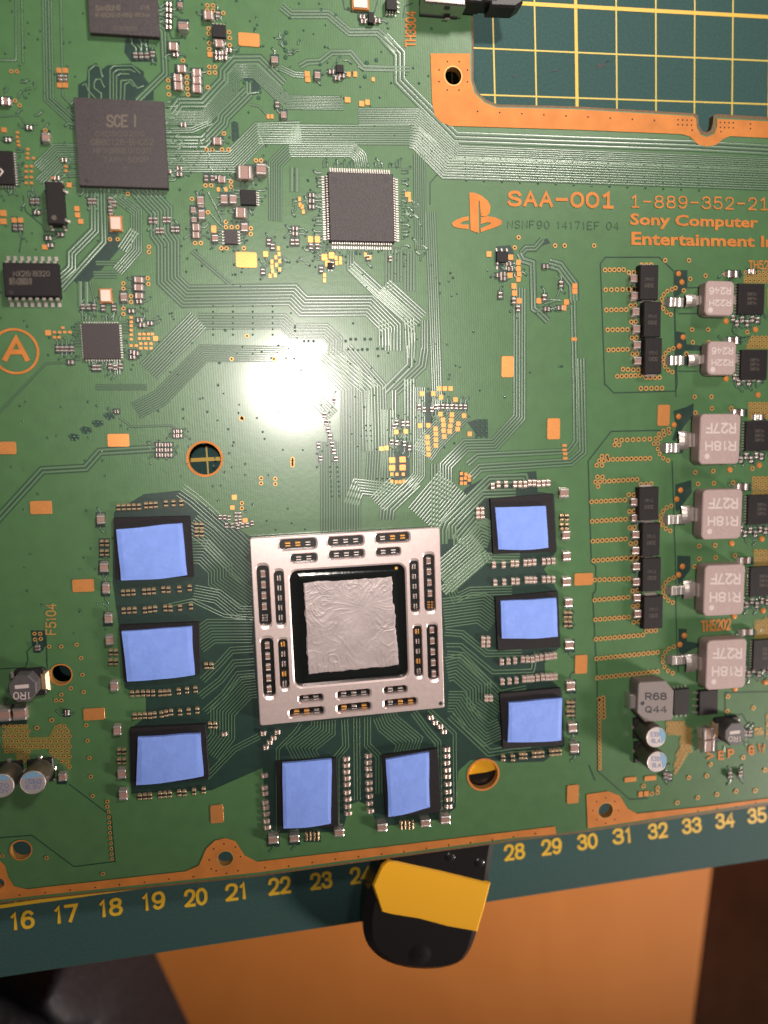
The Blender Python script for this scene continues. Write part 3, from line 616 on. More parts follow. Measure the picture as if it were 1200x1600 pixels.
# --- bare copper test pads
def pads(t, w, h, k='padcopper', rot=0.0):
    for a in t.split():
        v = [float(q) for q in a.split(',')]; ww, hh = (v[2], v[3]) if len(v) > 2 else (w, h); s = scale_at(v[0], v[1]); c = P(v[0], v[1], .012)
        mb = MB(); mb.prism(rrect((0, 0), ww * s, hh * s, min(ww, hh) * s * .12, TH - 0.03, 3), -0.012, 0.004, k, 0.002); o = mb.build('copper_pad', BOARD); o.location = c - wloc(BOARD)
pads('389,62,33,20 12,700,26,21 185,688,34,21 64,793,34,22 130,915,34,21 147,1116,33,20 339,1272,20,30 895,1241,18,28 912,905,29,18 908,1038,19,28 793,573,19,31 865,670,20,31 1037,649,19,30 385,406,33,24', 0, 0)
pads('92,110 102,110 93,133 102,133 6,203 108,289 22,344 32,344 120,326 121,336 126,346 638,304 764,397 798,402 797,430 803,447 804,458 811,470 842,470 885,472 881,481 898,447 898,455', 8, 8)
pads('5,333,10,10 5,346,10,9 75,520,9,9 243,529,8,8 70,386,9,8 328,85,8,8 480,116,8,9 481,124,8,8 543,156,9,8 565,162,8,8 574,160,7,8 545,116,6,7 555,116,6,8 415,397,8,9 334,358,8,11 485,374,8,10 496,374,8,10 507,402,9,10 518,399,9,10 512,412,8,9 383,813,8,7 363,793,7,7 366,777,8,8 583,124,5,6', 0, 0)
pads('27,207 27,214 28,221 29,227 43,233 43,240 43,247 52,247 41,260 49,260 41,268 49,268 41,277 49,277 41,286 49,286 103,260 103,267 82,278 89,278 98,512 85,527 92,527 85,519 93,519 101,519 109,519 '
     '205,496 205,503 205,509 205,516 205,523 205,530 218,522 225,522 232,522 238,522 218,529 225,529 232,529 205,540 213,540 220,537 228,537 236,537 220,544 228,544 236,544', 4.8, 4.2)
pads('435,388 436,397 425,409 431,402 437,408 425,417 432,414 437,421 426,424 422,431 430,430 525,403 532,404 526,411 532,410 468,311 469,320 472,323 474,331 507,430 507,438 341,296 353,296 419,182 425,182 571,398 578,402 635,304 640,312', 4.6, 6.6)
pads('686.5,607 695,607 704,607 659,615 677,615 689,620.5 711.6,624.5 688,647 706,648 725,649.5 692,656 705,656.6 716,662 656,665 669,664.5 693,664 703.5,665.5 715,670.5 680.5,670 693,673 702.5,674 681,678 681,687 694,682 681,696 668,683 668,692 669,701 669.5,710 734,678 619,675 634,674 596,701 604,700', 7, 7)
pads('612.6,719,10,9 629,718,10,9 612.6,731,10,9 629,730.5,10,9', 0, 0)
pads('612,741 620,741 630,741 612,752 619,753 625,753 631,752 721,740 728,741 733,744 721,748 727,747 733,750 721,755 727,755', 5, 5)
pads('810,410 810,420 811,429 810,436', 7, 8)
pads('882,696 882,703 883,709 883,716', 7, 4); pads('897,530', 9, 5)
pads('985,1218,18,7 1016,1216,18,7 1001,1241,7,8 1010,1240,7,8', 0, 0)
# round copper test points
for t in '1060,428 1065,441 1067,527 1061,541 1060,651 1053,664 1063,766 1057,780 1066,885 1060,898 1069,993 1062,1007 1134,502 1180,515 1134,592 1184,617 1140,734 1186,727 1143,849 1190,842 1147,963 1192,954 1148,1076 1195,1066'.split():
    x, y = [float(a) for a in t.split(',')]; s = scale_at(x, y); mb = MB(); c = P(x, y)
    mb.lathe((c.x, c.y), [(4.2 * s, 0.004), (4.0 * s, .014), (2.8 * s, .022), (0.2 * s, .026)], 'copper', 12); mb.build('test_point', BOARD, smooth=True)
# ---------------------------------------------------------------- small ceramic parts
def chip_mesh(name, body, frac=.26, end='solder'):
    mb = MB(); b = 0.5 - frac * .9
    mb.box((0, 0), 2 * b, .96, 0, .95, body, .05, 0)
    for s in (-1, 1):
        cx = s * (0.5 - frac / 2); mb.box((cx, 0), frac, 1.0, 0, 1.0, end, .09, 0)
        x0, x1 = s * .499, s * .68; q = [(x0, -.45, .62), (x0, .45, .62), (x1, .42, .02), (x1, -.42, .02)]
        mb.add(q, [(0, 3, 2, 1) if s > 0 else (0, 1, 2, 3)], end)
        mb.add([(x0, -.45, .62), (x1, -.42, .02), (x0, -.45, .02), (x0, .45, .62), (x1, .42, .02), (x0, .45, .02)], [(0, 2, 1), (3, 4, 5)], end)
    return mb.mesh(name)
CM = {'m': chip_mesh('small_capacitor', 'capbody', .34, 'cream'), 'g': chip_mesh('gold_resistor', 'icdark', .32, 'dimgold'), 'c': chip_mesh('ceramic_capacitor', 'capbody'), 'r': chip_mesh('chip_resistor', 'resbody', .30), 's': chip_mesh('solder_bridge', 'solder', .36)}
NM = {'m': 'chip_capacitor', 'g': 'chip_capacitor', 'c': 'ceramic_capacitor', 'r': 'chip_resistor', 's': 'soldered_link'}
CNT = {}; EX = []; SI = [0]; rs = random.Random(21)
MEMZONE = [(170, 735, 890, 1310)]
def stub(x, y, dx, dy, l1=None, l2=None, via=True):
    l1 = l1 or rs.uniform(3, 8); l2 = rs.uniform(3, 9) if l2 is None else l2; sg = rs.choice((-1, 1))
    a = (x, y); b = (x + dx * l1, y + dy * l1); c = (b[0] + (dx - sg * dy) * l2 * .7, b[1] + (dy + sg * dx) * l2 * .7)
    s = scale_at(x, y); pp = [Vector(q[:2]) for q in PP([a, b, c])]; SI[0] += 1
    DK.ribbon(pp, 3.6 * s, .0064 + SI[0] * 1.5e-6, 'lane'); TR.ribbon(pp, 1.5 * s, .0092 + SI[0] * 6e-7, 'trace', .0018)
    if via: tv(c[0], c[1], 1.7)
def clear(x, y, w, h):
    SI[0] += 1; DK.flat([tuple(q) for q in PP([(x - w / 2, y - h / 2), (x + w / 2, y - h / 2), (x + w / 2, y + h / 2), (x - w / 2, y + h / 2)], .0076 + SI[0] * 1.5e-6)][::-1], 'dark')
def chip(k, x, y, w, h, o, ht=None):
    s = scale_at(x, y); L, W = (w, h) if o == 'h' else (h, w); z = (ht if ht else min(w, h) * s * .62); c = P(x, y, z)
    CNT[k] = CNT.get(k, 0) + 1
    if not (170 < x < 890 and 735 < y < 1310):
        clear(x, y, w + (3.4 if o == 'v' else 5), h + (5 if o == 'v' else 3.4))
        for sg in (-1, 1):
            if rs.random() < .62: stub(x + (sg * w * .55 if o == 'h' else 0), y + (sg * h * .55 if o == 'v' else 0), sg if o == 'h' else 0, sg if o == 'v' else 0)
    ob = bpy.data.objects.new(NM[k], CM[k]); COL.objects.link(ob); ob.parent = BOARD; ob.location = Vector((c.x, c.y, 0.004)) - wloc(BOARD)
    ob.scale = (L * s * .80, W * s, z); ob.rotation_euler = (0, 0, TH - .02 + (R(90) if o == 'v' else 0) + random.uniform(-.03, .03)); return ob
def many(k, o, t, w=0, h=0):
    for a in t.split():
        v = [float(q) for q in a.split(',')]; chip(k, v[0], v[1], v[2] if len(v) > 2 else w, v[3] if len(v) > 2 else h, o)
def row(k, o, x0, y0, x1, y1, n, w=6, h=12):
    for i in range(n): t = i / max(1, n - 1); chip(k, x0 + (x1 - x0) * t, y0 + (y1 - y0) * t, w, h, o)
# larger capacitors
many('c', 'v', '71,214,12,17 286,40,16,15 382,355,11,16 193,464,10,16 313,313,11,16 315,335,10,18 350,311,11,17 364,311,11,17 336,372,10,13 408,264,16,21 157,812,12,18 162,887,13,18 165,920,11,19 169,967,12,18 171,1001,12,18 178,1073,12,19 183,1142,12,19 190,1210,13,19 192,1243,13,20 '
     '427,1313,16,15 460,1311,15,14 530,1302,15,14 597,1294,15,15 665,1287,15,14 696,1282,15,15 882,771,14,16 885,837,12,15 886,870,12,16 886,910,13,16 889,943,12,16 890,1009,13,16 892,1073,13,17 895,1138,13,16 898,1170,13,17 5,1118,21,26 30,1116,21,26 '
     '991,435,11,14 992,462,11,14 994,487,11,14 995,514,11,14 996,539,11,14 997,564,11,14 992,785,11,14 993,810,11,14 994,836,11,14 994,861,11,14 995,886,11,14 995,910,11,14 996,935,11,14 997,960,11,14 97,1215,12,16')
many('c', 'h', '8,158,17,11 270,72,17,12 283,107,16,11 277,121,16,11 278,134,16,12 325,23,17,13 342,67,16,12 307,113,16,11 307,125,16,11 307,138,17,12 339,220,16,11 216,437,17,9 216,449,17,10 217,462,15,9 376,332,20,16 382,269,27,21 306,355,14,11 306,367,13,10 346,280,14,10 '
     '1108,1147,21,17 1108,1166,21,17')
for x, y in ((1058, 472), (1059, 563), (1052, 700), (1055, 812), (1060, 923), (1061, 1032)): chip('s', x, y, 26, 13, 'h')
many('r', 'h', '1146,428,19,9 1147,532,19,9 1155,645,20,9 1161,761,20,9 1165,876,20,9 1168,988,20,9')
# small parts round the memory chips
for a in ('185,793,217,792,5', '228,790,243,789,3', '259,787,283,786,3', '192,927,208,926,3', '225,925,240,924,3', '255,922,263,922,2', '280,921,296,919,2', '193,955,210,954,3', '226,954,242,952,3', '258,951,266,951,2', '281,950,298,948,2', '206,1085,223,1084,3', '231,1084,239,1084,2', '250,1084,264,1083,3', '279,1081,305,1078,3',
          '210,1120,226,1119,3', '234,1119,241,1118,2', '252,1117,267,1114,3', '281,1114,308,1111,3', '218,1246,234,1245,3', '250,1243,265,1242,3', '280,1240,288,1240,2', '303,1238,318,1236,2', '307,822,315,822,2', '307,834,315,834,2', '322,1041,330,1041,2', '328,1134,336,1134,2',
          '770,760,771,760,1', '779,757,791,757,2', '805,757,821,757,3', '828,755,835,755,2', '842,756,857,755,3', '747,798,754,798,2', '747,806,754,806,2', '772,883,787,883,2', '801,881,808,881,2', '821,880,835,879,3', '850,878,865,877,3', '774,911,788,910,2', '802,909,809,909,2', '823,907,836,907,3', '850,906,865,906,3', '784,1035,805,1033,3',
          '817,1031,832,1031,3', '839,1029,846,1028,2', '854,1027,867,1025,3', '785,1066,807,1064,3', '819,1062,832,1061,3', '840,1060,848,1059,2', '855,1059,868,1058,3', '760,1092,767,1092,2', '755,1000,763,1000,2', '755,1007,763,1007,2', '786,1185,801,1185,2', '814,1182,820,1182,2', '834,1180,847,1179,3', '861,1177,874,1176,3'):
    v = [float(q) for q in a.split(',')]; row('g' if v[0] < 400 or v[3] > 1150 else 'm', 'v', v[0], v[1], v[2], v[3], int(v[4]), 6, 11)
many('m', 'h', '413,1213 413,1232 414,1241 414,1255 415,1263 416,1273 416,1284 417,1294 541,1187 541,1197 541,1207 542,1217 542,1227 542,1239 543,1250 543,1261 544,1272 576,1182 576,1192 576,1202 577,1212 577,1224 577,1234 578,1245 578,1256 579,1268 698,1172 698,1182 698,1193 699,1204 699,1214 700,1226 700,1238 701,1250 701,1261', 11, 6)
def grid(k, o, x, y, nx, ny, dx, dy, w, h):
    for i in range(nx):
        for j in range(ny): chip(k, x + dx * i, y + dy * j, w, h, o)
grid('g', 'v', 159, 849, 2, 2, 8, 15, 6, 11); grid('g', 'v', 173, 1020, 2, 2, 8, 15, 6, 11); grid('g', 'v', 186, 1175, 2, 2, 8, 15, 6, 11); grid('g', 'h', 482, 1304, 2, 2, 12, 7, 10, 6); grid('g', 'h', 630, 1286, 2, 2, 12, 7, 10, 6)
grid('g', 'v', 878, 809, 2, 2, 8, 14, 6, 11); grid('g', 'v', 884, 961, 2, 2, 7, 14, 6, 11); grid('g', 'v', 888, 1101, 2, 2, 7, 14, 6, 11)
many('m', 'h', '411,1147 433,1145 427,1154 421,1161 415,1169 673,1122 680,1130 688,1136 694,1144 350,1148', 9, 6)
many('r', 'v', '344,808 351,808 358,809 369,804 375,804 369,815 375,814 354,821 363,821 372,823 379,821 386,820 394,817', 5, 9)
# elsewhere
many('r', 'v', '93,121 101,121 211,86 220,86 229,86 238,84 340,22 23,355 32,355 235,344 243,344 257,343 264,343 246,360 253,360 270,358 277,358 50,314 58,314 140,314 147,314 172,312 178,318 172,326 173,331 90,545 97,545 104,545 112,545 433,163 457,378 464,378 322,278 332,278 519,413 502,421 851,465 877,444 420,378 426,385 411,424 486,385 496,385 782,461 803,470 810,482 147,574 154,574 172,572 180,574 188,572 129,479 138,479 147,479 161,481 178,481', 6, 10)
many('c', 'v', '496,117,9,12 443,179,9,12 429,93,11,12 302,328,8,10 303,343,8,9')
many('r', 'h', '45,199 286,195 274,85 12,218 88,278 75,372 78,383 94,366 340,82 350,82 357,78 340,90 350,90 57,332 518,112 527,122 534,118 340,277 487,305 487,314 487,323 590,32 566,26 568,33 461,357 461,365 217,471 110,566 280,263 280,272 205,486 218,500 222,508 234,505 207,550 207,558 212,552 795,412 798,420 786,435 780,430 786,428 853,416 876,481 855,483 100,250 263,268', 10, 6)
row('r', 'v', 685, 635, 727, 636, 7, 5, 8); many('r', 'v', '655,636 663,640 675,640 681,636 612,691 620,692 632,693 640,700 575,402 610,404 616,666 620,660 630,662 637,662', 5, 9)
for i in range(7): chip('r', 507 + 3 * i, 648 + 11.5 * i, 6, 9, 'v'); 
many('r', 'v', '522,625 498,696 501,716', 5, 9)
grid('r', 'h', 263, 6, 1, 5, 0, 9, 10, 6); grid('r', 'h', 247, 695, 3, 3, 9, 8, 8, 6); many('r', 'h', '274,674 281,674 274,681 281,681 182,643', 7, 6)
many('c', 'v', '281,7,8,9', 8, 9)
for yo, xo in ((0, 0), (92, 3), (213, 7), (329, 14), (440, 17), (548, 20)):
    many('r', 'v', ' '.join('%g,%g' % (x + xo * .9, y + yo) for x, y in ((1146, 497), (1152, 505), (1160, 499), (1168, 505), (1176, 498), (1184, 500))), 5, 9)
many('s', 'h', '1186,652,16,7 1175,424,12,6', 10, 6)
many('r', 'h', '104,1112 104,1116', 7, 5); many('r', 'v', '58,1013', 8, 9); many('r', 'v', '1040,1212 1046,1214 1141,1211 1157,1209 1165,1146 1172,1146', 6, 10)
print('parts', CNT)
# ---------------------------------------------------------------- packages
def pin_mesh(L, W, H, k='solder', t=.012):
    prof = [(0, H), (L * .32, H), (L * .55, t * 1.4), (L, t * 1.4)]; vs = []; fs = []
    for x, z in prof:
        for yy in (-W / 2, W / 2): vs += [(x, yy, z), (x, yy, max(0, z - t))]
    for i in range(3):
        a, b = 4 * i, 4 * i + 4; fs += [(a, b, b + 2, a + 2), (a + 1, a, a + 2 - 2 + 0, b) if False else (a, a + 1, b + 1, b), (a + 2, b + 2, b + 3, a + 3)]
    fs.append((12, 13, 15, 14)); mb = MB(); mb.add(vs, fs, k); return mb
def pkg(name, x, y, w, h, z, k='ic', ch=.012, parent=None, z0=.03, label=None, rot=TH - .015):
    c = P(x, y, z); s = scale_at(x, y, z); mb = MB(); mb.box((0, 0), w * s, h * s, z0 - .03, z, k, ch, rot, True)
    o = mb.build(name, parent or BOARD); o.location = Vector((c.x, c.y, 0)) - wloc(parent or BOARD)
    if label: o['label'] = label
    o['sz'] = (w * s, h * s, z); return o
def pins(o, side, n, a0, a1, L, W, H, stuff=False, rot=TH - .015, k='solder', push=0):
    sx, sy, z = o['sz']; ang = {'r': 0, 't': 90, 'l': 180, 'b': 270}[side]; half = (sx if side in 'rl' else sy) / 2 + push; span = sy if side in 'rl' else sx
    base = pin_mesh(L, W, H, k); me = None if stuff else base.mesh('pin'); big = MB()
    for i in range(n):
        t = a0 + (a1 - a0) * (i / max(1, n - 1)) if n > 1 else (a0 + a1) / 2; d = t * span / 2
        loc = Vector((half - .006, d if side in 'rt' else -d, 0)) if side in 'rl' else Vector((half - .006, -d, 0))
        mtx = Matrix.Rotation(rot + R(ang), 4, 'Z') @ Matrix.Translation(loc)
        if stuff: big.add([tuple(mtx @ Vector(v)) for v in base.v], base.f, k)
        else:
            p = bpy.data.objects.new('pin', me); COL.objects.link(p); p.parent = o; p.matrix_local = mtx
    if stuff: q = big.build('pin_row', o, 'stuff', local=True)
def mark(s, q, z, k, o, **kw): return text(s, q, z, k, parent=o, **kw)
# memory and controller chips of the upper left
o = pkg('memory_package', 191.5, -8, 109, 122, .11, 'ic', .008)
mark('SAMSUNG', [(149, 8), (188, 17)], .1115, 'icprint', o, bold=.01); mark('416', [(218, 8), (234, 16)], .1115, 'icprint', o); mark('K4B2G1646Q-BCMA', [(149, 20), (235, 27)], .1115, 'icprint', o, bold=.01); mark('EC608201', [(178, 41), (215, 48)], .1115, 'icprint2', o)
o = pkg('controller_chip', 190, 224, 140, 136, .13, 'ic', .008)
mark('SCE I', [(166, 179), (214, 199)], .1315, 'icprint', o, bold=.008)
for s, q in (('CXD90025G', [(148, 205), (226, 213)]), ('088C128-BNC52', [(142, 217), (240, 227)]), ('HFV0RRE0103W', [(146, 231), (236, 240)]), ('TAIW 500P', [(161, 245), (232, 254)]), ('TW', [(193, 261), (200, 268)])): mark(s, q, .1315, 'icprint2', o)
mb = MB(); mb.disc(P(135, 282, .1315), .035, .1315, 'icspot', 14); mb.build('index_mark', o)
# quad flat package with a hundred leads
o = pkg('quad_flat_chip', 565, 324, 102, 103, .14, 'ic', .02)
for sd in 'rtlb': pins(o, sd, 26, -.9, .9, .125, .026, .07, True)
mb = MB()
for x, y in ((522, 281), (603, 280), (607, 360)): mb.disc(P(x, y, .1412), .06, .1412, 'icspot', 18)
mb.build('mould_mark', o)
# left side chips
o = pkg('flash_chip', 48.5, 437, 86, 55, .20, 'icdark', .02); pins(o, 't', 8, -.88, .88, .17, .062, .11); pins(o, 'b', 8, -.88, .88, .17, .062, .11)
mark('MX26N8320', [(20, 423), (78, 432)], .2015, 'icprint', o); mark('9I71420603N0', [(14, 434), (50, 445)], .2015, 'icprint2', o)
mb = MB(); mb.disc(P(17.5, 457, .2015), .045, .2015, 'icspot', 14); mb.build('index_mark', o)
o = pkg('optocoupler', 85, 317, 26, 68, .24, 'icdark', .02); pins(o, 't', 3, -.7, .7, .09, .05, .12); pins(o, 'b', 2, -.8, .8, .07, .05, .12); pins(o, 'r', 2, -.7, .7, .07, .05, .12)
mb = MB(); mb.disc(P(84.5, 340, .242), .05, .242, 'icprint2', 14); mb.build('index_mark', o)
o = pkg('wireless_chip', -12, 261, 66, 54, .09, 'icdark', .006); pins(o, 'r', 13, -.92, .92, .05, .02, .02, True); pins(o, 'b', 14, -.92, .92, .05, .02, .02, True)
mb = MB(); mb.flat(PP(xys('0,262 6,268 0,276 0,272 3,268 0,265'), .0915)[::-1], 'white'); mb.build('emblem', o)
o = pkg('power_manager_chip', 158, 533, 58, 57, .085, 'ic', .006)
for sd in 'rtlb': pins(o, sd, 14, -.9, .9, .045, .022, .02, True)
o = pkg('regulator_chip', 361, 370, 21, 22, .08, 'ic', .006); pins(o, 'l', 5, -.8, .8, .05, .022, .03, True); pins(o, 'r', 5, -.8, .8, .05, .022, .03, True)
o = pkg('regulator_chip', 388, 308, 25, 23, .10, 'icdark', .008); pins(o, 'r', 6, -.8, .8, .06, .022, .03, True)
o = pkg('small_outline_chip', 342, 48, 22, 20, .13, 'icdark', .01); pins(o, 't', 4, -.8, .8, .08, .03, .06); pins(o, 'b', 4, -.8, .8, .08, .03, .06)
o = pkg('small_outline_chip', 612, 6, 17, 17, .12, 'icdark', .01); pins(o, 'b', 4, -.8, .8, .07, .025, .06); pins(o, 'r', 3, -.8, .8, .07, .025, .06)
o = pkg('transistor', 531, 107, 12, 12, .09, 'icdark', .01); pins(o, 'b', 2, -.6, .6, .05, .025, .03); pins(o, 'l', 1, 0, 0, .05, .025, .03)
o = pkg('transistor', 580, 27, 9, 16, .10, 'icdark', .01); pins(o, 'r', 2, -.6, .6, .05, .025, .03); pins(o, 'l', 1, 0, 0, .05, .025, .03)
o = pkg('transistor', 785, 401, 18, 16, .07, 'icdark', .008); pins(o, 'b', 2, -.8, .8, .15, .035, .05); pins(o, 't', 3, -.9, .9, .08, .035, .05)
o = pkg('transistor', 516, 415, 8, 10, .06, 'icdark', .008); pins(o, 'b', 2, -.6, .6, .04, .02, .03)
for x, y in ((263, 24),): pass
# crystals
for x, y, w_, h_ in ((180.5, 349, 20, 24), (165, 462, 20, 23), (563, 2, 27, 24)):
    o = pkg('crystal', x, y, w_, h_, .06, 'copper', .012); mb = MB(); s = scale_at(x, y, .07); c = P(x, y, .075)
    mb.prism(rrect((0, 0), w_ * s * .84, h_ * s * .86, .025, TH - .015, 4), .058, .078, 'crystal', .012); mb.build('lid', o, local=True)
    mb2 = MB()
    for sx in (-1, 1):
        for sy in (-1, 1): mb2.box((sx * w_ * s * .44, sy * h_ * s * .46), .05, .045, 0, .03, 'solder', .008)
    mb2.build('terminal', o, 'stuff', local=True)
# ---------------------------------------------------------------- power stage on the right
for x, y, w_, h_ in ((1014.5, 441, 29, 49), (1019.5, 499, 27, 50), (1021, 556, 27, 51), (1014, 787, 31, 48), (1017.5, 843, 28, 48), (1018.5, 898, 29, 49), (1021, 957, 30, 48)):
    o = pkg('power_capacitor', x, y, w_, h_, .19, 'icdark', .015)
    s = scale_at(x, y); mb = MB()
    for sg in (-1, 1): mb.box((0, sg * (h_ * s / 2 + .008)), w_ * s * .62, .07, 0, .035, 'solder', .006); mb.box((0, sg * (h_ * s / 2 + .004)), w_ * s * .6, .012, 0, .12, 'solder', .003)
    mb.build('terminal', o, 'stuff', local=True)
    mark('1W41', [(x - 7, y - 8), (x + 7, y - 2)], .1915, 'icprint2', o, flip=True); mark('330', [(x - 7, y + 2), (x + 7, y + 8)], .1915, 'icprint2', o, flip=True)
def inductor(x, y, w_, h_, z, l1, l2, term):
    c = P(x, y, z); s = scale_at(x, y, z); mb = MB()
    mb.prism(rrect((0, 0), w_ * s, h_ * s, 7 * s, TH - .03, 5), .05, z, 'ferrite', .02, True)
    o = mb.build('inductor', BOARD); o.location = Vector((c.x, c.y, 0)) - wloc(BOARD)
    for sg in (-1, 1):
        t = MB(); hw = w_ * s / 2
        t.box((sg * (hw + .10), 0), .28, h_ * s * .30, 0, .05, 'solder', .02); t.box((sg * (hw + .015), 0), .06, h_ * s * .28, .03, z * .5, 'solder', .02)
        if sg < 0:
            vs = []; n = 10
            for i in range(n):
                a = 3.14159 * i / (n - 1)
                for xx in (-.18, -.02, .14): vs.append((-hw - .20 + xx * .8, math.cos(a) * h_ * s * .19, .035 + math.sin(a) * .10 * (1 - abs(xx) * 1.5)))
            t.add(vs, [(3 * i + j, 3 * i + j + 1, 3 * i + j + 4, 3 * i + j + 3) for i in range(n - 1) for j in range(2)], 'solder')
        t.build('terminal', o, local=True)
    q = lambda a, b, c_, d: [(x + w_ * a, y + h_ * b), (x + w_ * c_, y + h_ * d)]
    text(l1, q(-.37, .04, .40, .26), z + .0015, 'white', parent=o, bold=.015, flip=True); text(l2, q(-.37, -.36, .40, -.12), z + .0015, 'white', parent=o, bold=.015, flip=True)
    d = MB(); d.disc(P(x - w_ * .32, y + h_ * .38, z + .0015), 4.0 * s, z + .0015, 'white', 14); dd_ = d.build('index_mark', o)
    return o
inductor(1124.5, 466, 45, 48, .30, 'R22H', 'R246', 1); inductor(1128, 559.5, 44.5, 47, .30, 'R22H', 'R246', 1)
for x, y, w_, h_ in ((1125, 686, 63, 71), (1128.5, 803.5, 62, 71), (1132, 922, 63, 73), (1135, 1038, 62, 72)): inductor(x, y, w_, h_, .38, 'R18H', 'R27F', 1)
for x, y in ((1174, 467), (1178.5, 570), (1186, 681), (1189.5, 796), (1193, 908), (1198, 1022)):
    o = pkg('driver_chip', x, y, 41, 42, .09, 'icdark', .006); pins(o, 'l', 10, -.85, .85, .05, .022, .03, True)
    for i in range(3): mark('D8F04', [(x - 6, y - 10 + 7 * i), (x + 8, y - 5 + 7 * i)], .0915, 'icprint2', o, turn=0)
# bevelled inductor with black marking
def octa(x, y, w_, h_, z, k, chs, name, label=None):
    c = P(x, y, z); s = scale_at(x, y, z); W, H = w_ * s / 2, h_ * s / 2; tl, tr, br, bl = [a * s for a in chs]; e = 2 * s
    pts = [(-W, H - tl - e), (-W + tl, H) if tl else (-W, H), (W - tr, H), (W, H - tr - e), (W, -H + br + e), (W - br, -H), (-W + bl, -H), (-W, -H + bl + e)]
    rt = TH - .04; pts = [(a * math.cos(rt) - b * math.sin(rt), a * math.sin(rt) + b * math.cos(rt)) for a, b in pts]
    mb = MB(); mb.prism(pts[::-1], .03, z, k, .02, True); o = mb.build(name, BOARD); o.location = Vector((c.x, c.y, 0)) - wloc(BOARD); return o, s
o, s = octa(1024.5, 1096, 56, 60, .40, 'ferrite2', (2, 14, 2, 13), 'inductor'); o['label'] = 'grey inductor with cut corners and black marking'
t = MB(); t.box((-.50, .0), .20, .36, 0, .3, 'solder', .03); t.build('terminal', o, local=True); t = MB(); t.box((.28, .38), .16, .10, 0, .04, 'solder', .02, -.7); t.build('terminal', o, local=True)
text('R68', [(1008, 1082), (1042, 1094)], .4015, 'ink', parent=o, bold=.02); text('Q44', [(1008, 1103), (1042, 1114)], .4015, 'ink', parent=o, bold=.02)
d = MB(); d.disc(P(1004, 1099, .4015), 3.2 * s, .4015, 'ink', 14); d.build('index_mark', o)
o = pkg('power_transistor', 1065, 1097, 24, 38, .12, 'icdark', .012); pins(o, 't', 4, -.75, .75, .06, .03, .05); pins(o, 'b', 4, -.9, .9, .1, .035, .05)
o = pkg('power_transistor', 1107.5, 1098, 29, 36, .12, 'icdark', .012); pins(o, 'l', 4, -.8, .8, .13, .04, .06); pins(o, 'r', 4, -.8, .8, .06, .03, .05)
# electrolytic cans
def can(x, y, r, z, lab=(), blue=0):
    c = P(x, y, z); s = scale_at(x, y, z); rr = r * s; mb = MB(); b = (0, 0)
    mb.lathe(b, [(rr * .98, .03), (rr * 1.0, .07), (rr * .94, .11), (rr, .15), (rr, z - .05), (rr * .97, z - .015)], 'canside', 36)
    o = mb.build('electrolytic_capacitor', BOARD, smooth=True); o.location = Vector((c.x, c.y, 0)) - wloc(BOARD)
    t = MB(); t.lathe(b, [(rr * .97, z - .015), (rr * .93, z), (rr * .9, z - .004)], 'can', 36); t.disc(b, rr * .9, z - .004, 'can', 36); t.build('can_top', o, local=True)
    a0 = blue; p = MB(); n = 16; half = 62
    p.flat([(rr * .88 * math.cos(R(a0 - half + 2 * half * i / n)), rr * .88 * math.sin(R(a0 - half + 2 * half * i / n)), z - .0025) for i in range(n + 1)], 'canblue'); p.build('print_patch', o, local=True)
    q = MB()
    for ang in (blue + 90,):
        q.box((-rr * .98, rr * .1), .10, .09, 0, .04, 'solder', .02); q.box((rr * .98, 0), .10, .09, 0, .04, 'solder', .02); q.box((0, rr * 1.02), .09, .10, 0, .04, 'solder', .02)
    q.box((0, 0), rr * 2.02, rr * 2.02, 0, .05, 'black', .02); q.build('base', o, local=True); return o
o = can(1025.5, 1152, 16, .62, blue=10); text('E331', [(1017, 1144), (1032, 1151)], .618, 'canink', parent=o); text('6L4', [(1018, 1154), (1032, 1161)], .618, 'canink', parent=o)
o = can(1027, 1190.5, 16.2, .62, blue=10); text('E331', [(1018, 1182), (1033, 1189)], .618, 'canink', parent=o); text('6L4', [(1019, 1192), (1033, 1199)], .618, 'canink', parent=o)
o = can(51, 1223, 21, .58, blue=92); text('NSX43', [(40, 1217), (65, 1225)], .578, 'canink', parent=o); text('6.3V', [(40, 1226), (64, 1233)], .578, 'canink', parent=o)
o = can(1, 1228, 21.5, .58, blue=92); text('270', [(-12, 1224), (14, 1231)], .578, 'canink', parent=o); text('6.3V', [(-12, 1232), (14, 1239)], .578, 'canink', parent=o)
# drum inductors marked 1R0
for x, y, w_, h_, k, z, sg in ((35, 1076.5, 44, 46, 'ferrited', .40, 1), (1149, 1147, 32, 33, 'ferrited', .36, -1)):
    o, s = octa(x, y, w_, h_, z, k, (w_ * .27,) * 4, 'drum_inductor')
    text('1R0', [(x - w_ * .33, y + h_ * .10), (x + w_ * .30, y + h_ * .36)], z + .0015, 'white', parent=o, flip=True); d = MB(); c = P(x - w_ * .02, y - h_ * .08, z + .0015); c0 = P(x, y, z)
    d.prism(rrect((c.x - c0.x, c.y - c0.y), w_ * s * .5, h_ * s * .14, .012, TH), z, z + .002, 'white'); d.build('print_bar', o, local=True)
    t = MB(); W = w_ * s / 2; t.box((sg * (W + .06), .02), .20, h_ * s * .75, 0, .12, 'dimgold', .06); t.build('terminal', o, local=True)
    t = MB(); t.box((-sg * (W - .03), h_ * s * .36), .16, .14, 0, .10, 'solder', .03); t.build('terminal', o, local=True)
    t = MB(); t.prism(rrect((sg * .05, .02), w_ * s * 1.15, h_ * s * 1.05, .06, TH), .0, .10, 'black', .02); t.build('base', o, local=True)
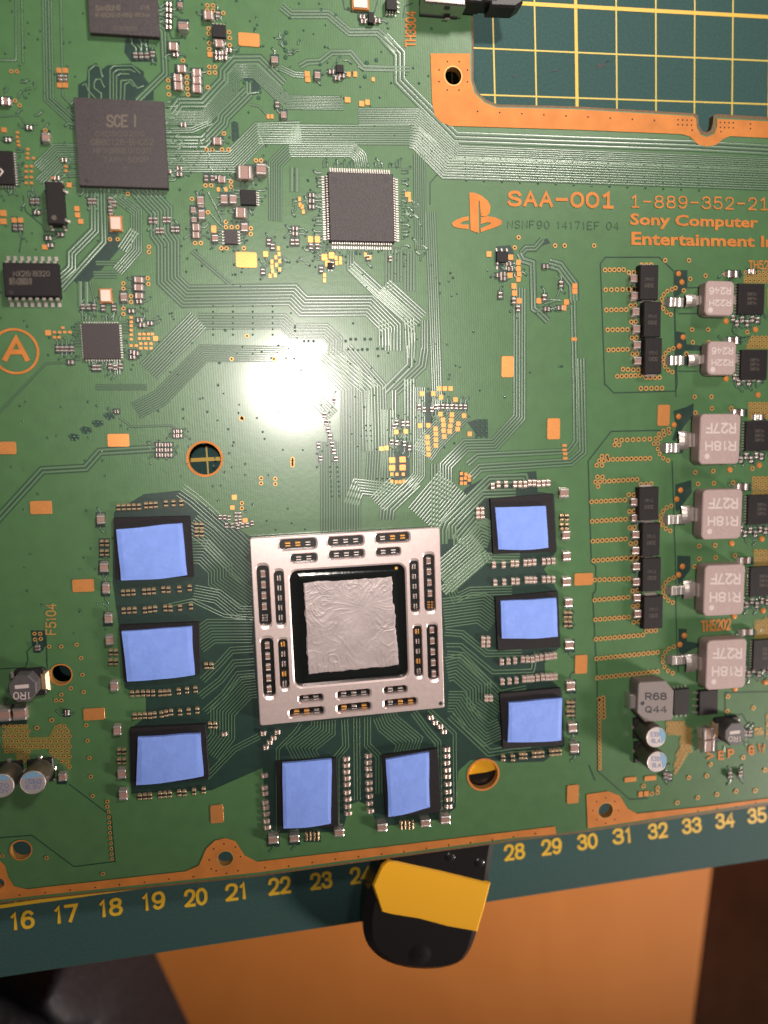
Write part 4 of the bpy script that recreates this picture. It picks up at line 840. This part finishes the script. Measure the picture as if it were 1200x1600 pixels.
# ---------------------------------------------------------------- memory chips and the blue pads on them
MC = [([(177, 809), (297, 806), (303, 901), (181, 907)], [(181, 828), (284, 818), (292, 899), (189, 907)], 'blue thermal pad, topmost of the three left of the processor'),
      ([(187, 977), (311, 972), (313, 1052), (193, 1066)], [(190, 987), (299, 979.5), (304, 1055), (199, 1064.5)], 'blue thermal pad, middle one of the three left of the processor'),
      ([(203, 1138), (321, 1132), (327, 1216), (206, 1229)], [(215, 1153), (313, 1147), (317, 1214), (213, 1227)], 'blue thermal pad, lowest of the three left of the processor'),
      ([(431, 1191), (526, 1185), (529, 1291), (436, 1297)], [(441, 1194), (518, 1187), (517.5, 1287), (443, 1295)], 'tall blue thermal pad below the processor, left one of two, with a straight lower end'),
      ([(597, 1181), (684, 1170), (690, 1268), (603, 1279)], [(603, 1188), (670.5, 1176), (671.5, 1262), (608, 1276)], 'narrow blue thermal pad below the processor, right one of two, with a slanted lower end'),
      ([(766, 779), (864, 771), (869, 862), (771, 866)], [(774, 793), (853, 791), (857, 856), (779, 858.5)], 'blue thermal pad, topmost of the three right of the processor'),
      ([(774, 933), (871, 924), (875, 1011), (778, 1017)], [(782, 940), (869, 935), (872, 995), (785, 997.5)], 'blue thermal pad, middle one of the three right of the processor'),
      ([(781, 1084), (876, 1075), (880, 1164), (786, 1170)], [(795, 1099), (879, 1091), (877.5, 1157), (794, 1160)], 'blue thermal pad, lowest of the three right of the processor')]
for i, (cq, pq, lab) in enumerate(MC):
    mb = MB(); mb.prism([p[:2] for p in PP(cq, .11)], .02, .11, 'icdark', .006, True); o = mb.build('graphics_memory_chip', BOARD)
    # pad: wavy edges, slightly bulging top, real thickness
    z0, z1 = .112, .20; rnd = random.Random(i + 3); q = [P(x, y, z1) for x, y in pq]; N = 14; vs = []; fs = []
    def bil(u, v): return (q[0] * (1 - u) + q[1] * u) * (1 - v) + (q[3] * (1 - u) + q[2] * u) * v
    ph = rnd.random() * 9
    for jj in range(N + 1):
        for ii in range(N + 1):
            u, v = ii / N, jj / N; p = bil(u, v); ed = min(u, 1 - u, v, 1 - v)
            wob = .018 * NZ.noise(Vector((p.x * 1.6, p.y * 1.6, ph)))
            p = Vector((p.x + (wob if u in (0, 1) else 0), p.y + (wob if v in (0, 1) else 0) - (.03 * math.sin(3.14159 * u) if v == 1 else 0), z1 - (.012 if ed == 0 else 0) + .006 * NZ.noise(Vector((p.x, p.y, ph)))))
            vs.append(tuple(p))
    idx = lambda a, b: b * (N + 1) + a
    for jj in range(N):
        for ii in range(N): fs.append((idx(ii, jj), idx(ii, jj + 1), idx(ii + 1, jj + 1), idx(ii + 1, jj)))
    rim = [idx(a, 0) for a in range(N)] + [idx(N, a) for a in range(N)] + [idx(a, N) for a in range(N, 0, -1)] + [idx(0, a) for a in range(N, 0, -1)]; n0 = len(vs)
    vs += [(vs[a][0], vs[a][1], z0) for a in rim]; L_ = len(rim)
    fs += [(rim[a], rim[(a + 1) % L_], n0 + (a + 1) % L_, n0 + a) for a in range(L_)]
    mb = MB(); mb.add(vs, fs, 'pad'); c = bil(.5, .5); t = mb.build('thermal_pad', smooth=False, center=(c.x, c.y, z0)); tag(t, lab, 'thermal pad', 'blue thermal pads on the memory chips')
# ---------------------------------------------------------------- processor
ZL = .22
def F(X, Y): return (380 + X / 3.75, 810 + Y / 3.75)
fq = [P(*F(*a), ZL) for a in ((36, 116), (1139, 48), (1187, 1113), (104, 1214))]; cen = sum(fq, Vector()) / 4
side = ((fq[1] - fq[0]).length + (fq[2] - fq[3]).length + (fq[3] - fq[0]).length + (fq[2] - fq[1]).length) / 4
ang = math.atan2(fq[1].y - fq[0].y + fq[2].y - fq[3].y, fq[1].x - fq[0].x + fq[2].x - fq[3].x)
CPU = empty('processor', (cen.x, cen.y, 0)); CPU.parent = BOARD; CPU.location = Vector((cen.x, cen.y, 0)) - wloc(BOARD)
mb = MB(); mb.box((cen.x, cen.y), side * .985, side * .985, .03, .10, 'apu', .004, ang); mb.build('package_base', CPU)
sl = '320,150,208,62 600,132,204,58 875,112,198,58 355,232,148,52 605,210,202,50 850,195,142,48 122,455,70,352 215,468,56,318 147,875,72,348 238,855,54,296 1005,400,54,310 1092,378,68,344 1025,780,54,310 1112,785,68,340 397,1055,140,46 648,1030,196,50 892,1005,140,46 372,1135,200,52 650,1108,198,52 922,1080,198,50'
holes_t, holes_b = [], []; slots = [tuple(float(q) for q in a.split(',')) for a in sl.split()]
sc = scale_at(540, 975, ZL) / 3.75
for X, Y, w_, h_ in slots:
    c = P(*F(X, Y), ZL); rr = min(w_, h_) * sc * .36
    holes_t.append(rrect(c, w_ * sc * 1.10, h_ * sc * 1.10 if h_ > w_ else h_ * sc * 1.2, rr * 1.2, ang)); holes_b.append(rrect(c, w_ * sc, h_ * sc, rr, ang))
c = P(*F(627, 627), ZL); holes_t.append(rrect(c, 690 * sc, 728 * sc * .975, 52 * sc, ang)); holes_b.append(rrect(c, 672 * sc, 710 * sc * .97, 46 * sc, ang))
outer = rrect(cen, side, side, .05, ang, 5); oin = rrect(cen, side - .035, side - .035, .04, ang, 5)
mb = MB(); holed(mb, oin, holes_t, ZL, 'lid'); wall(mb, oin, ZL, ZL - .014, 'lid', outer); wall(mb, outer, ZL - .014, .10, 'lid')
for a, b in zip(holes_t, holes_b):
    wall(mb, a, ZL, ZL - .02, 'lid', b); wall(mb, b, ZL - .02, .105, 'lid')
fr = mb.build('metal_frame', CPU); fr['label'] = 'pinkish silver metal frame with slots round the die'
mb = MB(); c = P(*F(1157, 1084), ZL); mb.ring(c, .028, .05, ZL + .002, 'ferrited', 16); mb.disc(c, .028, ZL + .003, 'hole', 12); mb.build('index_mark', CPU)
def small(X, Y, w_, h_, k, o, z=.15, end='solder', fr_=.3):
    c = P(*F(X, Y), z); me = CPM[k]; ob = bpy.data.objects.new('package_capacitor', me); COL.objects.link(ob); ob.parent = CPU
    ob.location = Vector((c.x, c.y, .10)) - wloc(CPU); L, W = (w_, h_) if o == 'h' else (h_, w_); ob.scale = (L * sc * .9, W * sc, z - .10); ob.rotation_euler = (0, 0, ang + (R(90) if o == 'v' else 0))
CPM = {'grey': chip_mesh('package_capacitor', 'icdark', .34), 'gold': chip_mesh('package_capacitor_gold', 'icdark', .36, 'gold2'), 'brown': chip_mesh('package_capacitor_brown', 'capbody', .16)}
for i, (X, Y, w_, h_) in enumerate(slots):
    if w_ > h_:
        n = 3 if w_ > 170 else 2
        for j in range(n):
            gold = (i == 0 and j < 2) or (i == 2 and j > 0) or (i == 17 and j < 2) or (i == 18 and j != 1) or (i == 19 and j > 0)
            d = (j - (n - 1) / 2) * 59; small(X + d, Y - d * .06, 30, 24, 'gold' if gold else 'grey', 'v')
    else:
        wide = w_ > 60; n = 5
        for j in range(n):
            d = (j - 2) * (64 if wide else 58)
            if i in (6, 11) and j == 4:
                for a in (-1, 1):
                    for b in (-1, 0, 1): small(X + d * .045 + a * 10, Y + d + b * 15, 12, 9, 'gold' if i == 11 else 'grey', 'h', .13)
                continue
            gold = not wide and ((i == 9 and j in (0, 3)) or (i == 12 and j in (0, 3)))
            small(X + d * .045, Y + d, 27 if wide else 22, 38 if wide else 28, 'brown' if wide else ('gold' if gold else 'grey'), 'v' if wide else 'h')
# die, underfill and paste
dq = [P(*F(*a), .20) for a in ((355, 377), (869, 341), (899, 860), (383, 912))]
ub = [P(*F(*a), .13) for a in ((318, 322), (912, 300), (946, 912), (350, 960))]
mb = MB(); vs = []; K = 7
for kk in range(K + 1):
    t = kk / K
    for a, b in zip(ub, dq): vs.append((a.x * (1 - t) + b.x * t, a.y * (1 - t) + b.y * t, .125 + .06 * (t * .35 + .65 * t * t)))
fs = [(kk * 4 + q, kk * 4 + (q + 1) % 4, kk * 4 + 4 + (q + 1) % 4, kk * 4 + 4 + q)[::-1] for kk in range(K) for q in range(4)]
mb.add(vs, fs, 'underfill')
holed(mb, rrect(P(*F(627, 627), .12), 690 * sc, 720 * sc, 40 * sc, ang), [], .106, 'underfill'); mb.build('underfill', CPU)
mb = MB(); mb.prism([(p.x, p.y) for p in dq], .10, .195, 'apu', .005); mb.build('die', CPU)
mb = MB(); mb.disc(P(*F(897, 291), .11), .035, .112, 'gold2', 14); mb.build('corner_mark', CPU)
N = 190; vs = []; fs = []
for jj in range(N + 1):
    for ii in range(N + 1):
        u, v = ii / N, jj / N; p = (dq[0] * (1 - u) + dq[1] * u) * (1 - v) + (dq[3] * (1 - u) + dq[2] * u) * v
        n1 = NZ.noise(Vector((p.x * 2, p.y * 2, 5))); n2 = NZ.noise(Vector((p.x * 2, p.y * 2, 15)))
        cx_, cy_ = u - .68, v - .32; rad = math.hypot(cx_, cy_); ag = math.atan2(cy_, cx_)
        h = .5 * abs(NZ.noise(Vector((p.x * 2.2 + n1 * 1.6, p.y * 3.4 + n2 * 1.6, 1)))) + .35 * abs(NZ.noise(Vector((ag * 4.2 + n1, rad * 3 + n2, 2)))) * min(1, rad * 4) + .18 * abs(NZ.noise(Vector((p.x * 9 + n1 * 5, p.y * 9 + n2 * 5, 8))))
        rg = 1 - abs(NZ.noise(Vector((p.x * 5 + n1 * 4, p.y * 1.6 + n2 * 4, 21)))); rg2 = 1 - abs(NZ.noise(Vector((ag * 6 + n1 * 2, rad * 2.5, 31))))
        wt = max(0, min(1, .5 + 2.2 * NZ.noise(Vector((p.x * 1.1, p.y * 1.1, 41))))); h = h * (.5 + .4 * wt) + .5 * rg ** 10 * wt + .6 * rg2 ** 12 * min(1, rad * 3) * (1.1 - wt) * max(0, 1 - rad * 1.2)
        ed = min(u, 1 - u, v, 1 - v); wob = .035 * NZ.noise(Vector((p.x * 3, p.y * 3, 9))) + .02 * NZ.noise(Vector((p.x * 9, p.y * 9, 4)))
        if u in (0, 1): p = p + Vector((wob + (.03 if u == 1 and v > .3 else 0), 0, 0))
        if v in (0, 1): p = p + Vector((0, wob, 0))
        vs.append((p.x, p.y, .197 + (0 if ed == 0 else .012 + .011 * h)))
fs = [(j * (N + 1) + i, (j + 1) * (N + 1) + i, (j + 1) * (N + 1) + i + 1, j * (N + 1) + i + 1) for j in range(N) for i in range(N)]
mb = MB(); mb.add(vs, fs, 'paste'); o = mb.build('thermal_paste', CPU, smooth=True); o['label'] = 'grey thermal paste smeared in swirls over the die'
# ---------------------------------------------------------------- copper lettering, emblem and etched number
tz = .0128
def ct(s, q, **k): return text(s, q, tz, k.pop('m', 'copper'), parent=BOARD, **k)
ct('SAA-001', [(793, 297.5), (960, 300), (960, 326.5), (793, 322.5)], bold=.022, mono=True, serif=True, gap=.42)
ct('1-889-352-21', [(985, 304.5), (1200, 309), (1200, 329), (985, 324.5)], bold=-.002, mono=True, serif=True, gap=.5)
ct('Sony Computer', [(984.5, 333), (1185, 339), (1184, 361), (984.5, 357)], bold=.03)
ct('Entertainment Inc.', [(986.5, 362), (1232, 370), (1232, 387), (986.5, 383)], bold=.03)
ct('NSNF90 14171EF 04', [(793, 344), (967, 346.5), (967, 359.5), (793, 356.5)], m='etch', gap=.55, bold=-.015)
ct('TH3304', [(633, 17), (650, 74)], turn=1); ct('F5104', [(71, 943), (88, 992)], turn=1, m='gold')
ct('TH5202', [(1095, 970), (1142, 966), (1142, 984), (1096, 988)]); ct('TH52', [(1169, 407), (1201, 407), (1201, 421), (1170, 421)])
[ct(a, [(x0, y0), (x1, y1)], bold=.025) for a, x0, y0, x1, y1 in (('>', 1104, 1174, 1116, 1188), ('E', 1122, 1173, 1132, 1187), ('P', 1137, 1170, 1147, 1185), ('G', 1169, 1164, 1179, 1180), ('W', 1184, 1162, 1196, 1178))]
mb = MB()
for t in ('733,301 742,301.5 752,306 762,314 766,322 765,333 760,338 753,338.5 751,337 749,314 747.5,314 748,364 747,364.5 735,360',
          '732,338 722,340 712,344 705.5,349 708,354 716,356.5 732,358.5 732,351 722,351 719,349 724,346 732,344.5',
          '751,340 762,338 774,340 784,345 783,351 775,355 751,363 751,357 766,350.5 766,348 760,347.5 751,350.5'):
    pts = spline(xys(t), 1); loop = [p[:2] for p in PP(pts)]; holed(mb, loop, [], tz, 'copper')
mb.build('emblem', BOARD)
mb = MB(); c = P(24, 549); s = scale_at(24, 549); mb.ring(c, 34 * s, 38 * s, tz, 'copper', 40); mb.build('letter_ring', BOARD)
ct('A', [(4, 525), (46, 565)], bold=.02)
# ---------------------------------------------------------------- socket with a black plug body over the cut-out
con = empty('socket', (0, 0, 0)); con.parent = BOARD; con.location = -wloc(BOARD)
def wbox(mb, x0, y0, x1, y1, z0, z1, k, ch=.02):       # pixel corners given on the plane z0
    a, b = P(x0, y1, z0), P(x1, y0, z0); mb.box(((a.x + b.x) / 2, (a.y + b.y) / 2), b.x - a.x, b.y - a.y, z0, z1, k, ch, TH - .02, True)
mb = MB(); wbox(mb, 657, -60, 718, 24, .04, .46, 'shell', .03); mb.build('metal_shell', con)
mb = MB(); wbox(mb, 656, -60, 712, 27, .005, .06, 'black', .01); mb.build('base', con)
mb = MB(); c = P(698, 24, .2); mb.box((c.x, c.y - .012), .12, .02, .17, .28, 'hole', 0); mb.build('shell_window', con)
mb = MB(); wbox(mb, 695, 22, 703, 31, .004, .03, 'solder', .008); mb.build('terminal', con)
mb = MB(); wbox(mb, 655, 12, 659, 22, .004, .22, 'solder', .008); mb.build('terminal', con)
mb = MB(); wbox(mb, 719, -60, 744, 21, .06, .48, 'black', .03); wbox(mb, 746.5, -60, 768, 21, .06, .48, 'black', .03); wbox(mb, 742, -60, 750, 18, .06, .44, 'black', .01)
a = [P(x, y, .48) for x, y in ((766, -60), (806, -60), (818, 3), (806, 11), (766, 9.5))]; mb.prism([(p.x, p.y) for p in a], .08, .48, 'black', .04, True)
mb.build('plastic_body', con)
mb = MB(); c = P(763, 17, .1); mb.box((c.x, c.y), .09, .05, .08, .14, 'solder', .01, .4); mb.build('terminal', con)

# ---------------------------------------------------------------- escape traces round the chips, then the trace and via meshes
def fan(x, y, w, h, step, sides='rtlb', lo=3, hi=12):
    for sd in sides:
        n = int((h if sd in 'rl' else w) / step)
        for i in range(n):
            t = (i + .5) / n - .5
            if rs.random() < .2: continue
            if sd in 'rl': stub(x + (w / 2 if sd == 'r' else -w / 2), y + t * h, 1 if sd == 'r' else -1, 0, rs.uniform(lo, hi), rs.uniform(0, 6))
            else: stub(x + t * w, y + (h / 2 if sd == 'b' else -h / 2), 0, 1 if sd == 'b' else -1, rs.uniform(lo, hi), rs.uniform(0, 6))
fan(565, 324, 124, 124, 5.2); fan(158, 533, 64, 63, 5); fan(190, 224, 140, 136, 6.5, 'rlb', 4, 16); fan(361, 370, 26, 24, 4.5); fan(388, 308, 28, 26, 4.5); fan(-12, 261, 74, 62, 4.6, 'rb'); fan(342, 48, 24, 30, 6, 'tb')
for y in (467, 570, 681, 796, 908, 1022): fan(1176 + (y - 467) * .04, y, 46, 46, 5, 'lb', 2, 6)
rs2 = random.Random(5)
for cx, cy, n, sp in ((270, 215, 10, 22), (640, 330, 16, 16), (470, 320, 10, 14), (490, 395, 12, 18), (60, 300, 10, 24), (225, 500, 10, 16), (430, 405, 10, 14), (690, 640, 14, 20), (622, 690, 14, 14), (1172, 500, 8, 10), (800, 420, 10, 14), (330, 330, 12, 26), (640, 400, 8, 20), (540, 110, 8, 20), (1150, 1150, 6, 20), (300, 240, 12, 30), (450, 70, 8, 20), (30, 150, 10, 30)):
    for _ in range(n): stub(cx + rs2.uniform(-sp, sp), cy + rs2.uniform(-sp, sp), *rs2.choice(((1, 0), (-1, 0), (0, 1), (0, -1))))
DK.build('mask_clearance', BOARD, 'stuff'); TR.build('copper_trace', BOARD, 'stuff', smooth=True); TV.build('tented_via', BOARD, 'stuff'); RG.build('via_ring', BOARD, 'stuff')
